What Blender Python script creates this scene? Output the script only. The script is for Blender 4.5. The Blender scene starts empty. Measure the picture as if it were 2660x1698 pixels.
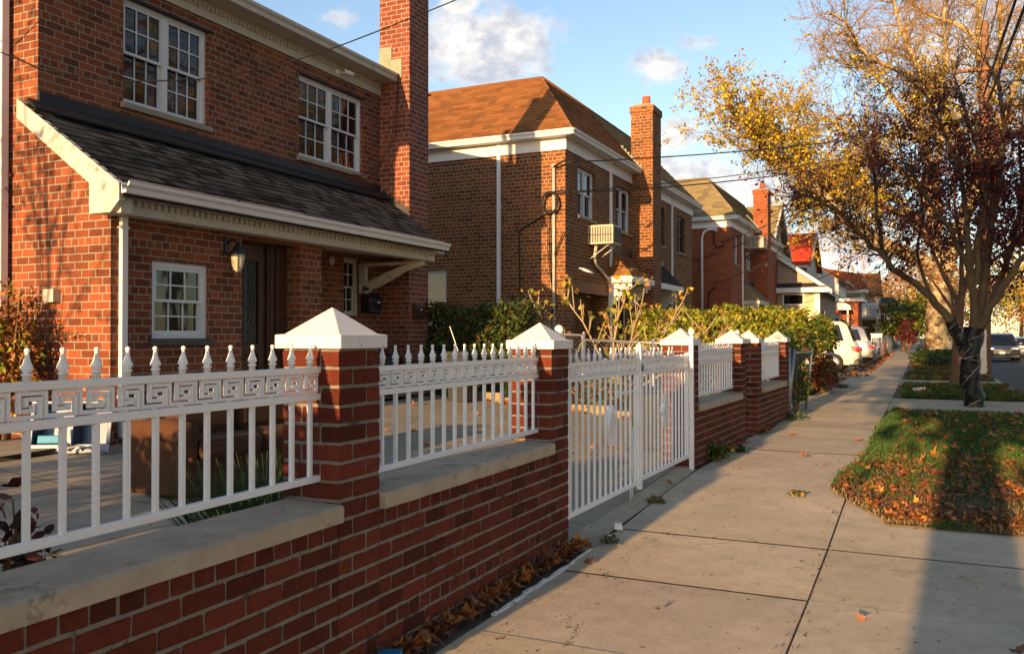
import bpy, math, random
from mathutils import Vector, Matrix, noise
R = random.Random(7)
PI = math.pi
SC = bpy.context.scene
COL = SC.collection
# ------------------------------------------------------------------ terrain
def sstep(a, b, t):
    t = max(0.0, min(1.0, (t - a) / (b - a)))
    return t * t * (3 - 2 * t)
def gz(y):
    return .11 * sstep(5, 9, y) + .015 * max(0, min(1, (y - 9) / 4))
def yz(x, y):
    return gz(y) + (.08 * max(0, -x - 2.3) + .02 if x < -2.3 else 0) if x > -7.3 else gz(y) + .42
# ------------------------------------------------------------------ materials
class NT:
    def __init__(s, name):
        s.m = bpy.data.materials.new(name); s.m.use_nodes = True
        s.t = s.m.node_tree; s.n = s.t.nodes
        s.b = s.n['Principled BSDF']
    def add(s, typ, **k):
        n = s.n.new(typ)
        for a, v in k.items():
            if a in n.inputs.keys(): n.inputs[a].default_value = v
            else: setattr(n, a, v)
        return n
    def link(s, a, b): s.t.links.new(a, b)
    def noise(s, scale, detail=4, rough=.6, vec=None, dim='3D'):
        n = s.add('ShaderNodeTexNoise'); n.inputs['Scale'].default_value = scale
        n.inputs['Detail'].default_value = detail; n.inputs['Roughness'].default_value = rough
        s.link(vec if vec is not None else s.objco(), n.inputs['Vector'])
        return n
    def objco(s):
        if not hasattr(s, '_tc'): s._tc = s.add('ShaderNodeTexCoord')
        return s._tc.outputs['Object']
    def math(s, op, a, b=None, c=None, clamp=False):
        n = s.add('ShaderNodeMath', operation=op); n.use_clamp = clamp
        for i, v in enumerate((a, b, c)):
            if v is None: continue
            if isinstance(v, (int, float)): n.inputs[i].default_value = v
            else: s.link(v, n.inputs[i])
        return n.outputs[0]
    def mix(s, f, a, b, mode='MIX'):
        n = s.add('ShaderNodeMix', data_type='RGBA', blend_type=mode)
        for i, v in ((0, f), (6, a), (7, b)):
            if isinstance(v, (int, float)): n.inputs[i].default_value = v
            elif isinstance(v, tuple): n.inputs[i].default_value = (*v[:3], 1)
            else: s.link(v, n.inputs[i])
        return n.outputs[2]
    def ramp(s, f, pts):
        n = s.add('ShaderNodeValToRGB'); e = n.color_ramp.elements
        while len(e) < len(pts): e.new(.5)
        for i, (p, c) in enumerate(pts):
            e[i].position = p; e[i].color = (*c[:3], 1) if isinstance(c, tuple) else (c, c, c, 1)
        s.link(f, n.inputs[0]); return n.outputs[0]
    def bump(s, h, strength=.3, dist=.01):
        n = s.add('ShaderNodeBump'); n.inputs['Strength'].default_value = strength
        n.inputs['Distance'].default_value = dist
        s.link(h, n.inputs['Height']); s.link(n.outputs[0], s.b.inputs['Normal'])
    def base(s, c):
        if isinstance(c, tuple): s.b.inputs['Base Color'].default_value = (*c[:3], 1)
        else: s.link(c, s.b.inputs['Base Color'])
    def rough(s, r):
        if isinstance(r, (int, float)): s.b.inputs['Roughness'].default_value = r
        else: s.link(r, s.b.inputs['Roughness'])
def plain(name, col, rough=.6, metal=0, var=.25, scale=8, bump=.15, bscale=60, bdist=.004, attr=False, spec=.4, dirt=None):
    t = NT(name)
    n1 = t.noise(scale); n2 = t.noise(bscale, 6)
    c = t.mix(n1.outputs[0], tuple(x * (1 - var) for x in col), tuple(min(1, x * (1 + var)) for x in col))
    if attr:
        a = t.add('ShaderNodeAttribute', attribute_name='Col')
        c = t.mix(1, c, a.outputs['Color'], 'MULTIPLY')
    if dirt:
        d = t.noise(dirt[1], 8, .75)
        f = t.ramp(d.outputs[0], [(dirt[2], 0.0), (dirt[2] + .06, 1.0)])
        c = t.mix(f, c, dirt[0])
    t.base(c); t.rough(rough)
    t.b.inputs['Metallic'].default_value = metal
    t.b.inputs['Specular IOR Level'].default_value = spec
    if bump: t.bump(n2.outputs[0], bump, bdist)
    return t.m
def brick_mat(name, c1, c2, mortar, bw=.203, bh=.0813, ms=.0068, freq=6, wear=.15, distort=.006, dark=(.03, .012, .01)):
    t = NT(name)
    uv = t.add('ShaderNodeUVMap', uv_map='UVMap').outputs[0]
    nz = t.noise(9, 3, .6, uv)
    nz2 = t.noise(60, 2, .6, uv)
    add = t.add('ShaderNodeVectorMath', operation='MULTIPLY_ADD')
    t.link(nz.outputs['Color'], add.inputs[0]); add.inputs[1].default_value = (distort, distort, 0); t.link(uv, add.inputs[2])
    add2 = t.add('ShaderNodeVectorMath', operation='MULTIPLY_ADD')
    t.link(nz2.outputs['Color'], add2.inputs[0]); add2.inputs[1].default_value = (distort * .7, distort * .7, 0); t.link(add.outputs[0], add2.inputs[2])
    b = t.add('ShaderNodeTexBrick')
    b.offset = .5; b.squash = .5; b.squash_frequency = freq
    t.link(add2.outputs[0], b.inputs['Vector'])
    b.inputs['Color1'].default_value = (*c1, 1); b.inputs['Color2'].default_value = (*c2, 1)
    b.inputs['Mortar'].default_value = (*mortar, 1)
    for k, v in (('Scale', 1), ('Mortar Size', ms), ('Mortar Smooth', .25), ('Bias', 0), ('Brick Width', bw), ('Row Height', bh)):
        b.inputs[k].default_value = v
    n3 = t.noise(3.5, 5, .7); n4 = t.noise(120, 4, .7)
    c = t.mix(t.ramp(n4.outputs[0], [(.3, 0.0), (.75, .55)]), b.outputs['Color'], tuple(x * 1.6 for x in c1))
    inv = t.math('SUBTRACT', 1, b.outputs['Fac'])
    br = t.math('MULTIPLY', inv, t.ramp(n3.outputs[0], [(.45, 0.0), (.8, wear * 3)]), clamp=True)
    c = t.mix(br, b.outputs['Color'], c)
    n5 = t.noise(1.1, 6, .7)
    c = t.mix(t.ramp(n5.outputs[0], [(.52, 0.0), (.75, .45)]), c, dark)
    n6 = t.noise(4, 8, .8)
    c = t.mix(t.ramp(n6.outputs[0], [(.6, 0.0), (.78, wear)]), c, mortar)
    t.base(c); t.rough(.88)
    h = t.math('MULTIPLY_ADD', n4.outputs[0], .25, t.math('MULTIPLY', inv, 1.0))
    t.bump(h, .9, .006)
    t.b.inputs['Specular IOR Level'].default_value = .25
    return t.m
M = {}
M['brick1'] = brick_mat('red brick', (.27, .072, .027), (.11, .030, .014), (.27, .24, .175))
M['brick2'] = brick_mat('brown brick', (.24, .080, .028), (.10, .036, .018), (.40, .30, .16), wear=.1)
M['brick3'] = brick_mat('orange brick', (.33, .085, .028), (.24, .055, .02), (.22, .155, .10), wear=.08)
M['brick4'] = brick_mat('chimney brick', (.25, .062, .030), (.13, .036, .022), (.36, .31, .25), wear=.6)
def geobrick():
    t = NT('fence brick')
    a = t.add('ShaderNodeAttribute', attribute_name='Col')
    n = t.noise(25, 6, .7); n2 = t.noise(160, 4, .7); n3 = t.noise(6, 7, .8)
    c = t.mix(t.ramp(n.outputs[0], [(.3, 0.0), (.75, 1.0)]), (.10, .021, .011), (.175, .036, .018))
    c = t.mix(1, c, a.outputs['Color'], 'MULTIPLY')
    c = t.mix(t.ramp(n3.outputs[0], [(.58, 0.0), (.75, .55)]), c, (.035, .018, .014))
    n4 = t.noise(11, 9, .85)
    c = t.mix(t.ramp(n4.outputs[0], [(.60, 0.0), (.72, .5)]), c, (.36, .31, .27))
    t.base(c); t.rough(.9); t.bump(t.math('ADD', n2.outputs[0], n.outputs[0]), 1.0, .008)
    t.b.inputs['Specular IOR Level'].default_value = .2
    return t.m
M['gbrick'] = geobrick()
M['mortar'] = plain('grey mortar', (.19, .17, .135), .95, var=.35, scale=14, bump=.8, bscale=140, bdist=.006, dirt=((.06, .05, .04), 5, .55))
M['white'] = plain('white gloss paint', (.78, .76, .75), .38, var=.04, scale=5, bump=.12, bscale=90, bdist=.0015, dirt=((.34, .24, .15), 30, .66))
M['cap'] = plain('white masonry paint', (.72, .69, .64), .6, var=.06, scale=4, bump=.35, bscale=70, bdist=.003, dirt=((.36, .32, .26), 9, .58))
M['trim'] = plain('aged white trim', (.53, .49, .41), .6, var=.16, scale=5, bump=.4, bscale=40, dirt=((.20, .12, .075), 9, .61))
M['trimw'] = plain('clean white trim', (.75, .73, .70), .5, var=.05, bump=.1, dirt=((.3, .25, .2), 6, .72))
M['vinyl'] = plain('white window vinyl', (.62, .62, .63), .45, var=.05, bump=.05)
M['coping'] = plain('limestone coping', (.40, .33, .24), .9, var=.3, scale=6, bump=1, bscale=120, bdist=.006, dirt=((.24, .20, .145), 5, .56))
def concrete(name, c1, c2):
    t = NT(name)
    a = t.add('ShaderNodeAttribute', attribute_name='Col')
    n1 = t.noise(.9, 9, .72); n2 = t.noise(7, 6, .7); n3 = t.noise(70, 3, .7); n4 = t.noise(210, 2, .6); n5 = t.noise(2.6, 10, .8)
    c = t.mix(t.ramp(n1.outputs[0], [(.36, 0.0), (.64, 1.0)]), c1, c2)
    c = t.mix(t.ramp(n2.outputs[0], [(.42, 0.0), (.7, .38)]), c, tuple(x * .62 for x in c1))
    c = t.mix(t.ramp(n5.outputs[0], [(.56, 0.0), (.70, .5)]), c, tuple(x * .5 for x in c1))
    c = t.mix(t.ramp(n3.outputs[0], [(.62, 0.0), (.70, .65)]), c, tuple(x * .34 for x in c1))
    c = t.mix(t.ramp(n4.outputs[0], [(.64, 0.0), (.72, .55)]), c, tuple(min(1, x * 1.6) for x in c2))
    n6 = t.noise(16, 2, .5); c = t.mix(t.ramp(n6.outputs[0], [(.70, 0.0), (.72, .75)]), c, tuple(x * .28 for x in c1))
    v = t.add('ShaderNodeTexVoronoi', feature='DISTANCE_TO_EDGE'); v.inputs['Scale'].default_value = .42
    w = t.noise(3, 6, .7); mx = t.add('ShaderNodeVectorMath', operation='MULTIPLY_ADD'); t.link(w.outputs['Color'], mx.inputs[0]); mx.inputs[1].default_value = (.35, .35, .35); t.link(t.objco(), mx.inputs[2]); t.link(mx.outputs[0], v.inputs['Vector'])
    crack = t.math('MULTIPLY', t.math('LESS_THAN', v.outputs[0], .0016), t.math('GREATER_THAN', n1.outputs[0], .56))
    c = t.mix(crack, c, tuple(x * .35 for x in c1))
    c = t.mix(1, c, a.outputs['Color'], 'MULTIPLY')
    t.base(c); t.rough(.93); t.b.inputs['Specular IOR Level'].default_value = .2
    h = t.math('ADD', t.math('MULTIPLY', n3.outputs[0], .8), t.math('ADD', n4.outputs[0], t.math('MULTIPLY', n2.outputs[0], 1.2)))
    t.bump(t.math('SUBTRACT', h, crack), .55, .004)
    return t.m
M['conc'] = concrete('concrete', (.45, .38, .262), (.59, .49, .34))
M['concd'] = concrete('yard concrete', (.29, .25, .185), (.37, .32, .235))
M['joint'] = plain('joint dirt', (.13, .105, .07), 1, var=.5, scale=20, bump=.8, bscale=80)
M['soil'] = plain('soil', (.06, .045, .028), 1, var=.4, scale=6, bump=.9, bscale=50, bdist=.03)
M['asph'] = plain('asphalt', (.055, .048, .045), .85, var=.25, scale=3, bump=.8, bscale=150, bdist=.006)
M['lawn'] = plain('grass base', (.035, .055, .015), 1, var=.5, scale=7, bump=.9, bscale=60, bdist=.03, dirt=((.11, .07, .035), 3.5, .52))
M['sh_dark'] = plain('charcoal shingle', (.036, .036, .035), .95, var=.2, scale=4, bump=.8, bscale=300, bdist=.003, attr=True, spec=.15)
M['sh_org'] = plain('orange brown shingle', (.21, .092, .034), .95, var=.2, scale=4, bump=.7, bscale=260, bdist=.003, attr=True, spec=.15)
M['sh_olv'] = plain('olive shingle', (.23, .185, .10), .95, var=.2, scale=4, bump=.7, bscale=260, bdist=.003, attr=True, spec=.15)
M['sh_red'] = plain('red shingle', (.48, .055, .025), .9, var=.2, scale=3, bump=.6, bscale=200, attr=True, spec=.2)
M['sh_rust'] = plain('rust shingle', (.30, .08, .03), .9, var=.2, scale=3, bump=.6, bscale=200, attr=True, spec=.2)
M['flash'] = plain('black flashing', (.012, .012, .014), .55, var=.3, scale=3, bump=.25, bscale=15, bdist=.01)
M['verdigris'] = plain('weathered copper flashing', (.22, .25, .19), .7, var=.35, scale=12)
M['lead'] = plain('tar flashing', (.03, .03, .034), .5, var=.4, scale=20, bump=.6, bscale=30, bdist=.01)
M['shade_plate'] = plain('painted shade grey', (.36, .35, .34), .6, var=.3, scale=60, bump=1, bscale=90, bdist=.01)  # grey painted in for the shade inside the gate diamonds
M['wood'] = plain('dark stained wood', (.06, .024, .010), .45, var=.5, scale=12, bump=.3, bscale=70)
M['black'] = plain('black metal', (.012, .012, .013), .4, var=.2, spec=.5)
M['blackp'] = plain('black plastic', (.014, .015, .017), .5, var=.2)
M['grey'] = plain('galvanised steel', (.36, .37, .38), .45, metal=.7, var=.25, scale=14, dirt=((.2, .11, .05), 9, .72))
M['steel'] = plain('stainless steel', (.13, .15, .19), .42, metal=.9, var=.1)
M['sofa'] = plain('brown woven fabric', (.075, .030, .011), .95, var=.2, scale=90, bump=.8, bscale=400, bdist=.003)
M['lampg'] = plain('frosted lamp glass', (.50, .45, .33), .3, var=.1, bump=0)
M['beige'] = plain('beige plastic', (.48, .42, .33), .5, var=.06, bump=.05)
M['tar_bag'] = plain('black plastic wrap', (.004, .0045, .006), .3, var=.3, scale=9, bump=1, bscale=14, bdist=.03, spec=.35)
M['twine'] = plain('white twine', (.6, .56, .5), .8, bump=0)
M['wire'] = plain('black cable', (.008, .007, .007), .6, bump=0)
M['conduit'] = plain('grey conduit', (.42, .40, .36), .5, var=.1)
M['terra'] = plain('terracotta', (.42, .10, .04), .8, var=.2)
M['cement'] = plain('chimney cement', (.36, .30, .20), .95, var=.25, scale=9, bump=.7)
M['stone'] = plain('slate sill', (.075, .075, .07), .8, var=.3, scale=9, bump=1, bscale=25, bdist=.02)
M['sill'] = plain('sandstone sill', (.30, .24, .17), .9, var=.15, bump=.5)
M['pole'] = plain('weathered pole wood', (.24, .12, .06), .9, var=.35, scale=6, bump=.8, bscale=30, bdist=.02)
M['blue'] = plain('blue plastic', (.01, .22, .42), .4, bump=0)
M['pink'] = plain('pink petal', (.60, .22, .26), .7, var=.3, attr=True, bump=0)
M['leaf'] = plain('leaf', (1, 1, 1), .6, var=.12, scale=20, attr=True, bump=0, spec=.3)
M['blade'] = plain('grass blade', (1, 1, 1), .6, var=.15, scale=5, attr=True, bump=0, spec=.25)
M['ivorybark'] = plain('plane tree bark', (.46, .36, .20), .85, var=.25, scale=2, bump=.6, bscale=12, bdist=.03, dirt=((.15, .095, .05), 1.3, .49))
M['bark'] = plain('mossy grey bark', (.095, .068, .040), .95, var=.35, scale=6, bump=.9, bscale=28, bdist=.03, dirt=((.13, .10, .02), 5, .56))
M['bark2'] = plain('brown bark', (.14, .075, .04), .95, var=.3, scale=6, bump=.9, bscale=30, bdist=.02)
M['twig'] = plain('bare twig', (.22, .135, .055), .9, var=.3, bump=0)
M['stem'] = plain('pale fig stem', (.33, .26, .17), .85, var=.2, bump=.2)
M['twigd'] = plain('dark twig', (.035, .022, .018), .9, var=.3, bump=0)
M['brownpaint'] = plain('brown painted door', (.13, .045, .018), .6, var=.15)
M['plank'] = plain('varnished planks', (.32, .15, .05), .6, var=.2)
M['stone2'] = plain('grey shingle front', (.28, .24, .18), .8, var=.3, scale=7)
M['binb'] = plain('blue grey plastic', (.010, .016, .022), .5, bump=0)
def siding(name, col, lap=.12, shadow=.35):
    t = NT(name)
    uv = t.add('ShaderNodeUVMap', uv_map='UVMap').outputs[0]
    sp = t.add('ShaderNodeSeparateXYZ'); t.link(uv, sp.inputs[0])
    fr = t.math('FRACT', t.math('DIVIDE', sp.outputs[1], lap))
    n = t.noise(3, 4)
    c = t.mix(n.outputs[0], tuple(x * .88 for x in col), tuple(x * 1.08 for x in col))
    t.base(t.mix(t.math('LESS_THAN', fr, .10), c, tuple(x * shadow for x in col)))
    t.rough(.6); t.bump(t.math('SUBTRACT', 1, fr), .8, .02)
    return t.m
M['sidb'] = siding('beige siding', (.52, .42, .26))
M['sidw'] = siding('white siding', (.72, .68, .62))
M['sidt'] = siding('pinkish tan siding', (.40, .29, .21), .16)
M['sidg'] = siding('grey green siding', (.36, .36, .30), .14)
def glass(name, tint, rough=.04):
    t = NT(name); t.base(tint); t.rough(rough)
    t.b.inputs['Specular IOR Level'].default_value = .6
    t.b.inputs['IOR'].default_value = 1.5
    n = t.noise(1.8, 2)
    t.bump(n.outputs[0], .06, .05)
    return t.m
M['glass'] = glass('dark window glass', (.010, .009, .010))
M['glassc'] = glass('curtained window glass', (.045, .05, .048))
M['carglass'] = glass('tinted car glass', (.012, .014, .018), .03)
M['dglass'] = glass('leaded door glass', (.010, .011, .010), .25); M['dglass'].node_tree.nodes['Principled BSDF'].inputs['Specular IOR Level'].default_value = .25
def carpaint(name, col, metal=.3, rough=.25):
    t = NT(name); t.base(col); t.rough(rough); t.b.inputs['Metallic'].default_value = metal
    t.b.inputs['Coat Weight'].default_value = .8; t.b.inputs['Coat Roughness'].default_value = .06
    return t.m
M['cwhite'] = carpaint('white car paint', (.62, .58, .52), 0)
M['csilver'] = carpaint('silver car paint', (.45, .46, .47), .7)
M['cgrey'] = carpaint('dark grey car paint', (.055, .058, .066), .5)
M['cblue'] = carpaint('blue car paint', (.12, .20, .34), .3)
M['red'] = carpaint('red lamp lens', (.55, .012, .012), 0, .12)
M['amber'] = carpaint('headlamp lens', (.75, .75, .72), .2, .1)
M['tyre'] = plain('tyre rubber', (.015, .015, .015), .8, bump=0)
M['greenslat'] = plain('teal privacy slat', (.02, .13, .11), .5, bump=0)
# ------------------------------------------------------------------ mesh builder
class MB:
    def __init__(s, T=None):
        s.v = []; s.f = []; s.uv = []; s.c = []; s.T = T or Matrix(); s.uo = (0, 0); s.col = (1, 1, 1); s.hascol = False; s.sm = []
        s.smooth = False
    def add(s, pts, faces, col=None):
        o = len(s.v); s.v += [Vector(p) for p in pts]
        for f in faces:
            s.f.append([o + i for i in f])
            p = [Vector(pts[i]) for i in f]
            n = Vector((0, 0, 0))
            for i in range(len(p)):
                a, b = p[i], p[(i + 1) % len(p)]
                n += Vector(((a.y - b.y) * (a.z + b.z), (a.z - b.z) * (a.x + b.x), (a.x - b.x) * (a.y + b.y)))
            ax, ay, az = abs(n.x), abs(n.y), abs(n.z)
            for q in p:
                if az > ax and az > ay: u = (q.x, q.y)
                elif ax > ay: u = (q.y, q.z)
                else: u = (q.x, q.z)
                s.uv.append((u[0] + s.uo[0], u[1] + s.uo[1]))
                s.c.append(col or s.col)
            s.sm.append(s.smooth)
        if col: s.hascol = True
        return s
    def box(s, x0, x1, y0, y1, z0, z1, col=None, jit=0):
        P = [(x0, y0, z0), (x1, y0, z0), (x1, y1, z0), (x0, y1, z0), (x0, y0, z1), (x1, y0, z1), (x1, y1, z1), (x0, y1, z1)]
        if jit: P = [tuple(a + R.uniform(-jit, jit) for a in p) for p in P]
        return s.add(P, [(0, 3, 2, 1), (4, 5, 6, 7), (0, 1, 5, 4), (1, 2, 6, 5), (2, 3, 7, 6), (3, 0, 4, 7)], col)
    def prism(s, poly, axis, a, b, col=None):
        """poly in the two other axes (order x,y,z minus axis), extruded a..b along axis"""
        n = len(poly)
        def P(p, t):
            return {0: (t, p[0], p[1]), 1: (p[0], t, p[1]), 2: (p[0], p[1], t)}[axis]
        pts = [P(p, a) for p in poly] + [P(p, b) for p in poly]
        f = [tuple(range(n))[::-1], tuple(range(n, 2 * n))] + [(i, (i + 1) % n, n + (i + 1) % n, n + i) for i in range(n)]
        return s.add(pts, f, col)
    def quad(s, *p, col=None): return s.add(p, [tuple(range(len(p)))], col)
    def tube(s, path, r, n=8, caps=True, col=None):
        path = [Vector(p) for p in path]
        if isinstance(r, (int, float)): r = [r] * len(path)
        pts = []; up = None
        for i, p in enumerate(path):
            d = (path[min(i + 1, len(path) - 1)] - path[max(i - 1, 0)])
            if d.length < 1e-9: d = Vector((0, 0, 1))
            d.normalize()
            if up is None:
                up = Vector((0, 0, 1)) if abs(d.z) < .9 else Vector((1, 0, 0))
            a = d.cross(up); a.normalize(); b = a.cross(d); up = b
            for k in range(n):
                t = 2 * PI * k / n
                pts.append(tuple(p + (a * math.cos(t) + b * math.sin(t)) * r[i]))
        f = []
        for i in range(len(path) - 1):
            for k in range(n):
                f.append((i * n + k, i * n + (k + 1) % n, (i + 1) * n + (k + 1) % n, (i + 1) * n + k))
        if caps: f += [tuple(range(n))[::-1], tuple(range((len(path) - 1) * n, len(path) * n))]
        sm = s.smooth; s.smooth = n > 4; s.add(pts, f, col); s.smooth = sm
        return s
    def lathe(s, prof, c, n=16, axis='z', square=False, col=None, sy=1):
        pts = []
        for (r, h) in prof:
            for k in range(n):
                t = 2 * PI * (k + .5) / n
                if square:
                    x, y = math.cos(t), math.sin(t); m = max(abs(x), abs(y)); x /= m; y /= m
                else: x, y = math.cos(t), math.sin(t)
                if axis == 'z': pts.append((c[0] + r * x, c[1] + r * y * sy, c[2] + h))
                elif axis == 'x': pts.append((c[0] + h, c[1] + r * x, c[2] + r * y * sy))
                else: pts.append((c[0] + r * x, c[1] + h, c[2] + r * y * sy))
        f = []
        for i in range(len(prof) - 1):
            for k in range(n): f.append((i * n + k, i * n + (k + 1) % n, (i + 1) * n + (k + 1) % n, (i + 1) * n + k))
        f += [tuple(range(n))[::-1], tuple(range((len(prof) - 1) * n, len(prof) * n))]
        sm = s.smooth; s.smooth = not square; s.add(pts, f, col); s.smooth = sm
        return s
    def build(s, name, mat, parent=None, bevel=0, sub=0):
        me = bpy.data.meshes.new(name)
        me.from_pydata([tuple(s.T @ p) for p in s.v], [], s.f)
        uvl = me.uv_layers.new(name='UVMap')
        uvl.data.foreach_set('uv', [x for u in s.uv for x in u])
        if s.hascol:
            ca = me.color_attributes.new('Col', 'FLOAT_COLOR', 'CORNER')
            ca.data.foreach_set('color', [x for c in s.c for x in (*c, 1)])
        else:
            ca = me.color_attributes.new('Col', 'FLOAT_COLOR', 'POINT')
            ca.data.foreach_set('color', [1.0] * (4 * len(me.vertices)))
        me.polygons.foreach_set('use_smooth', s.sm)
        me.materials.append(M[mat] if isinstance(mat, str) else mat)
        me.update()
        o = bpy.data.objects.new(name, me); COL.objects.link(o)
        if parent is not None: o.parent = parent
        if bevel:
            b = o.modifiers.new('bevel', 'BEVEL'); b.width = bevel; b.segments = 2; b.limit_method = 'ANGLE'; b.angle_limit = .6
        return o
def tag(o, label=None, cat=None, group=None, kind=None):
    if label: o['label'] = label
    if cat: o['category'] = cat
    if group: o['group'] = group
    if kind: o['kind'] = kind
    return o
def thing(name, label, cat, loc=(0, 0, 0), rz=0, group=None):
    o = bpy.data.objects.new(name, None); COL.objects.link(o); o.location = loc; o.rotation_euler = (0, 0, rz)
    o.empty_display_size = .2
    return tag(o, label, cat, group)
def clone(o, loc=None, rz=None, label=None, group=None, parent=None):
    kids = [c for c in bpy.data.objects if c.parent == o]
    c = o.copy(); COL.objects.link(c)
    if parent is not None: c.parent = parent
    if loc is not None: c.location = loc
    if rz is not None: c.rotation_euler = (0, 0, rz)
    if label: c['label'] = label
    if group: c['group'] = group
    for k in kids: clone(k, parent=c)
    return c
def sheet(name, x0, x1, y0, y1, dz, f, mat, ny=40, nx=8, kind='structure', parent=None):
    b = MB()
    fx0 = x0 if callable(x0) else (lambda y: x0); fx1 = x1 if callable(x1) else (lambda y: x1)
    pts = []; fa = []
    for j in range(ny + 1):
        y = y0 + (y1 - y0) * j / ny
        for i in range(nx + 1):
            x = fx0(y) + (fx1(y) - fx0(y)) * i / nx
            pts.append((x, y, f(x, y) + dz))
    for j in range(ny):
        for i in range(nx):
            a = j * (nx + 1) + i; fa.append((a, a + 1, a + nx + 2, a + nx + 1))
    b.smooth = True
    b.add(pts, fa)
    o = b.build(name, mat, parent)
    if kind: o['kind'] = kind
    return o
def G(x, y): return gz(y)
def rc(base, v, rr=R):
    k = 1 + rr.uniform(-v, v); return tuple(max(0, x * k * (1 + rr.uniform(-v, v) * .3)) for x in base)
# frame for facades: local x = along wall, local y = into wall (negative = outwards), local z up
def FX(X, Y=0, Z=0):   # facade that faces +X, local x runs along +Y
    return Matrix(((0, -1, 0, X), (1, 0, 0, Y), (0, 0, 1, Z), (0, 0, 0, 1)))
def FY(X, Y, Z=0):     # facade that faces -Y, local x runs along +X
    return Matrix(((1, 0, 0, X), (0, 1, 0, Y), (0, 0, 1, Z), (0, 0, 0, 1)))
def wall_faces(b, u0, u1, z0, z1, holes, depth=.12, y=0):
    us = sorted({u0, u1, *[h[0] for h in holes], *[h[1] for h in holes]})
    zs = sorted({z0, z1, *[h[2] for h in holes], *[h[3] for h in holes]})
    for i in range(len(us) - 1):
        for j in range(len(zs) - 1):
            a, c, d, e = us[i], us[i + 1], zs[j], zs[j + 1]
            mu, mz = (a + c) / 2, (d + e) / 2
            if any(h[0] < mu < h[1] and h[2] < mz < h[3] for h in holes): continue
            b.quad((a, y, d), (c, y, d), (c, y, e), (a, y, e))
    for h in holes:
        a, c, d, e = h[:4]; q = h[4] if len(h) > 4 else depth
        b.quad((a, y, d), (a, y, e), (a, y + q, e), (a, y + q, d))
        b.quad((c, y, d), (c, y + q, d), (c, y + q, e), (c, y, e))
        b.quad((a, y, e), (c, y, e), (c, y + q, e), (a, y + q, e))
        b.quad((a, y, d), (a, y + q, d), (c, y + q, d), (c, y, d))
def window(parent, T, u0, u1, z0, z1, cols=1, nx=0, ny=0, rec=.07, frame='vinyl', gl='glass', sill='sill', fw=.05, fixed=False, gl2=None):
    """double hung window; cols = number of units side by side"""
    f = MB(T)
    f.box(u0, u0 + fw, rec, rec + .1, z0, z1); f.box(u1 - fw, u1, rec, rec + .1, z0, z1)
    f.box(u0 + fw, u1 - fw, rec + .001, rec + .1, z1 - fw, z1); f.box(u0 + fw, u1 - fw, rec - .003, rec + .1, z0, z0 + fw * .9)
    w = (u1 - u0 - fw * 2)
    mull = .07
    uw = (w - mull * (cols - 1)) / cols
    for k in range(1, cols):
        a = u0 + fw + k * uw + (k - 1) * mull
        f.box(a, a + mull, rec - .006, rec + .1, z0 + fw * .9, z1 - fw)
    fr = f.build('window', frame, parent, bevel=.004)
    zm = (z0 + z1) / 2
    for k in range(cols):
        a = u0 + fw + k * (uw + mull); c = a + uw
        for half in ((0,) if fixed else (0, 1)):
            lo, hi = (z0 + fw * .9, zm + .02) if half == 0 else (zm - .02, z1 - fw)
            if fixed: lo, hi = z0 + fw * .9, z1 - fw
            d = rec + (.045 if half == 0 else .012)
            s = MB(T); t = .032
            s.box(a, a + t, d, d + .03, lo, hi); s.box(c - t, c, d, d + .03, lo, hi)
            s.box(a + t, c - t, d - .001, d + .03, hi - t, hi); s.box(a + t, c - t, d - .001, d + .03, lo, lo + t)
            for q in range(1, nx):
                x = a + t + (c - a - 2 * t) * q / nx; s.box(x - .008, x + .008, d + .008, d + .022, lo + t, hi - t)
            for q in range(1, ny):
                z = lo + t + (hi - lo - 2 * t) * q / ny; s.box(a + t, c - t, d + .007, d + .021, z - .008, z + .008)
            s.build('sash', frame, fr)
            g = MB(T); g.quad((a + t, d + .024, lo + t), (c - t, d + .024, lo + t), (c - t, d + .024, hi - t), (a + t, d + .024, hi - t))
            g.build('pane', gl if half == 0 or gl2 is None else gl2, fr)
    if sill:
        s = MB(T); s.box(u0 - .04, u1 + .04, -.05, rec + .05, z0 - .075, z0 - .002); s.build('sill', sill, fr, bevel=.01)
    return fr
def shingles(parent, name, mat, O, U, D, n, L, urange, w=.22, thick=.008, seed=1, var=.35, over=.015):
    """O origin at the top edge, U unit along eave, D unit down the slope, n courses over length L; urange(t) -> (u0,u1)"""
    r = random.Random(seed); b = MB()
    O, U, D = Vector(O), Vector(U), Vector(D); N = U.cross(D).normalized()
    if N.z < 0: N = -N
    h = L / n
    for i in range(n):
        t0, t1 = i * h, (i + 1) * h
        a0, c0 = urange(t0 / L); a1, c1 = urange(t1 / L)
        if c1 - a1 < .02: continue
        u = a1 - r.uniform(0, w)
        while u < c1:
            ww = w * r.uniform(.55, 1.3)
            l, g = max(u, a1), min(u + ww, c1)
            if g - l > .01:
                lt, gt = max(l, a0), min(g, c0)
                if u <= a1: lt = a0
                if u + ww >= c1: gt = c0
                if gt < lt: gt = lt = (gt + lt) / 2
                k = r.choice((0, 1)) * .004
                e = r.uniform(-.004, .004)
                A = O + U * lt + D * t0 + N * .001; B = O + U * gt + D * t0 + N * .001
                Cc = O + U * g + D * (t1 + over + e) + N * (thick + k); Dd = O + U * l + D * (t1 + over + e) + N * (thick + k)
                E_ = Cc - N * (thick + k); F_ = Dd - N * (thick + k)
                q = 1 + r.uniform(-var, var)
                col = (q, q * r.uniform(.94, 1.04), q * r.uniform(.88, 1.08))
                b.add([tuple(x) for x in (A, B, Cc, Dd, E_, F_)], [(0, 1, 2, 3), (3, 2, 4, 5)], col)
            u += ww
    return b.build(name, mat, parent)
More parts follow.
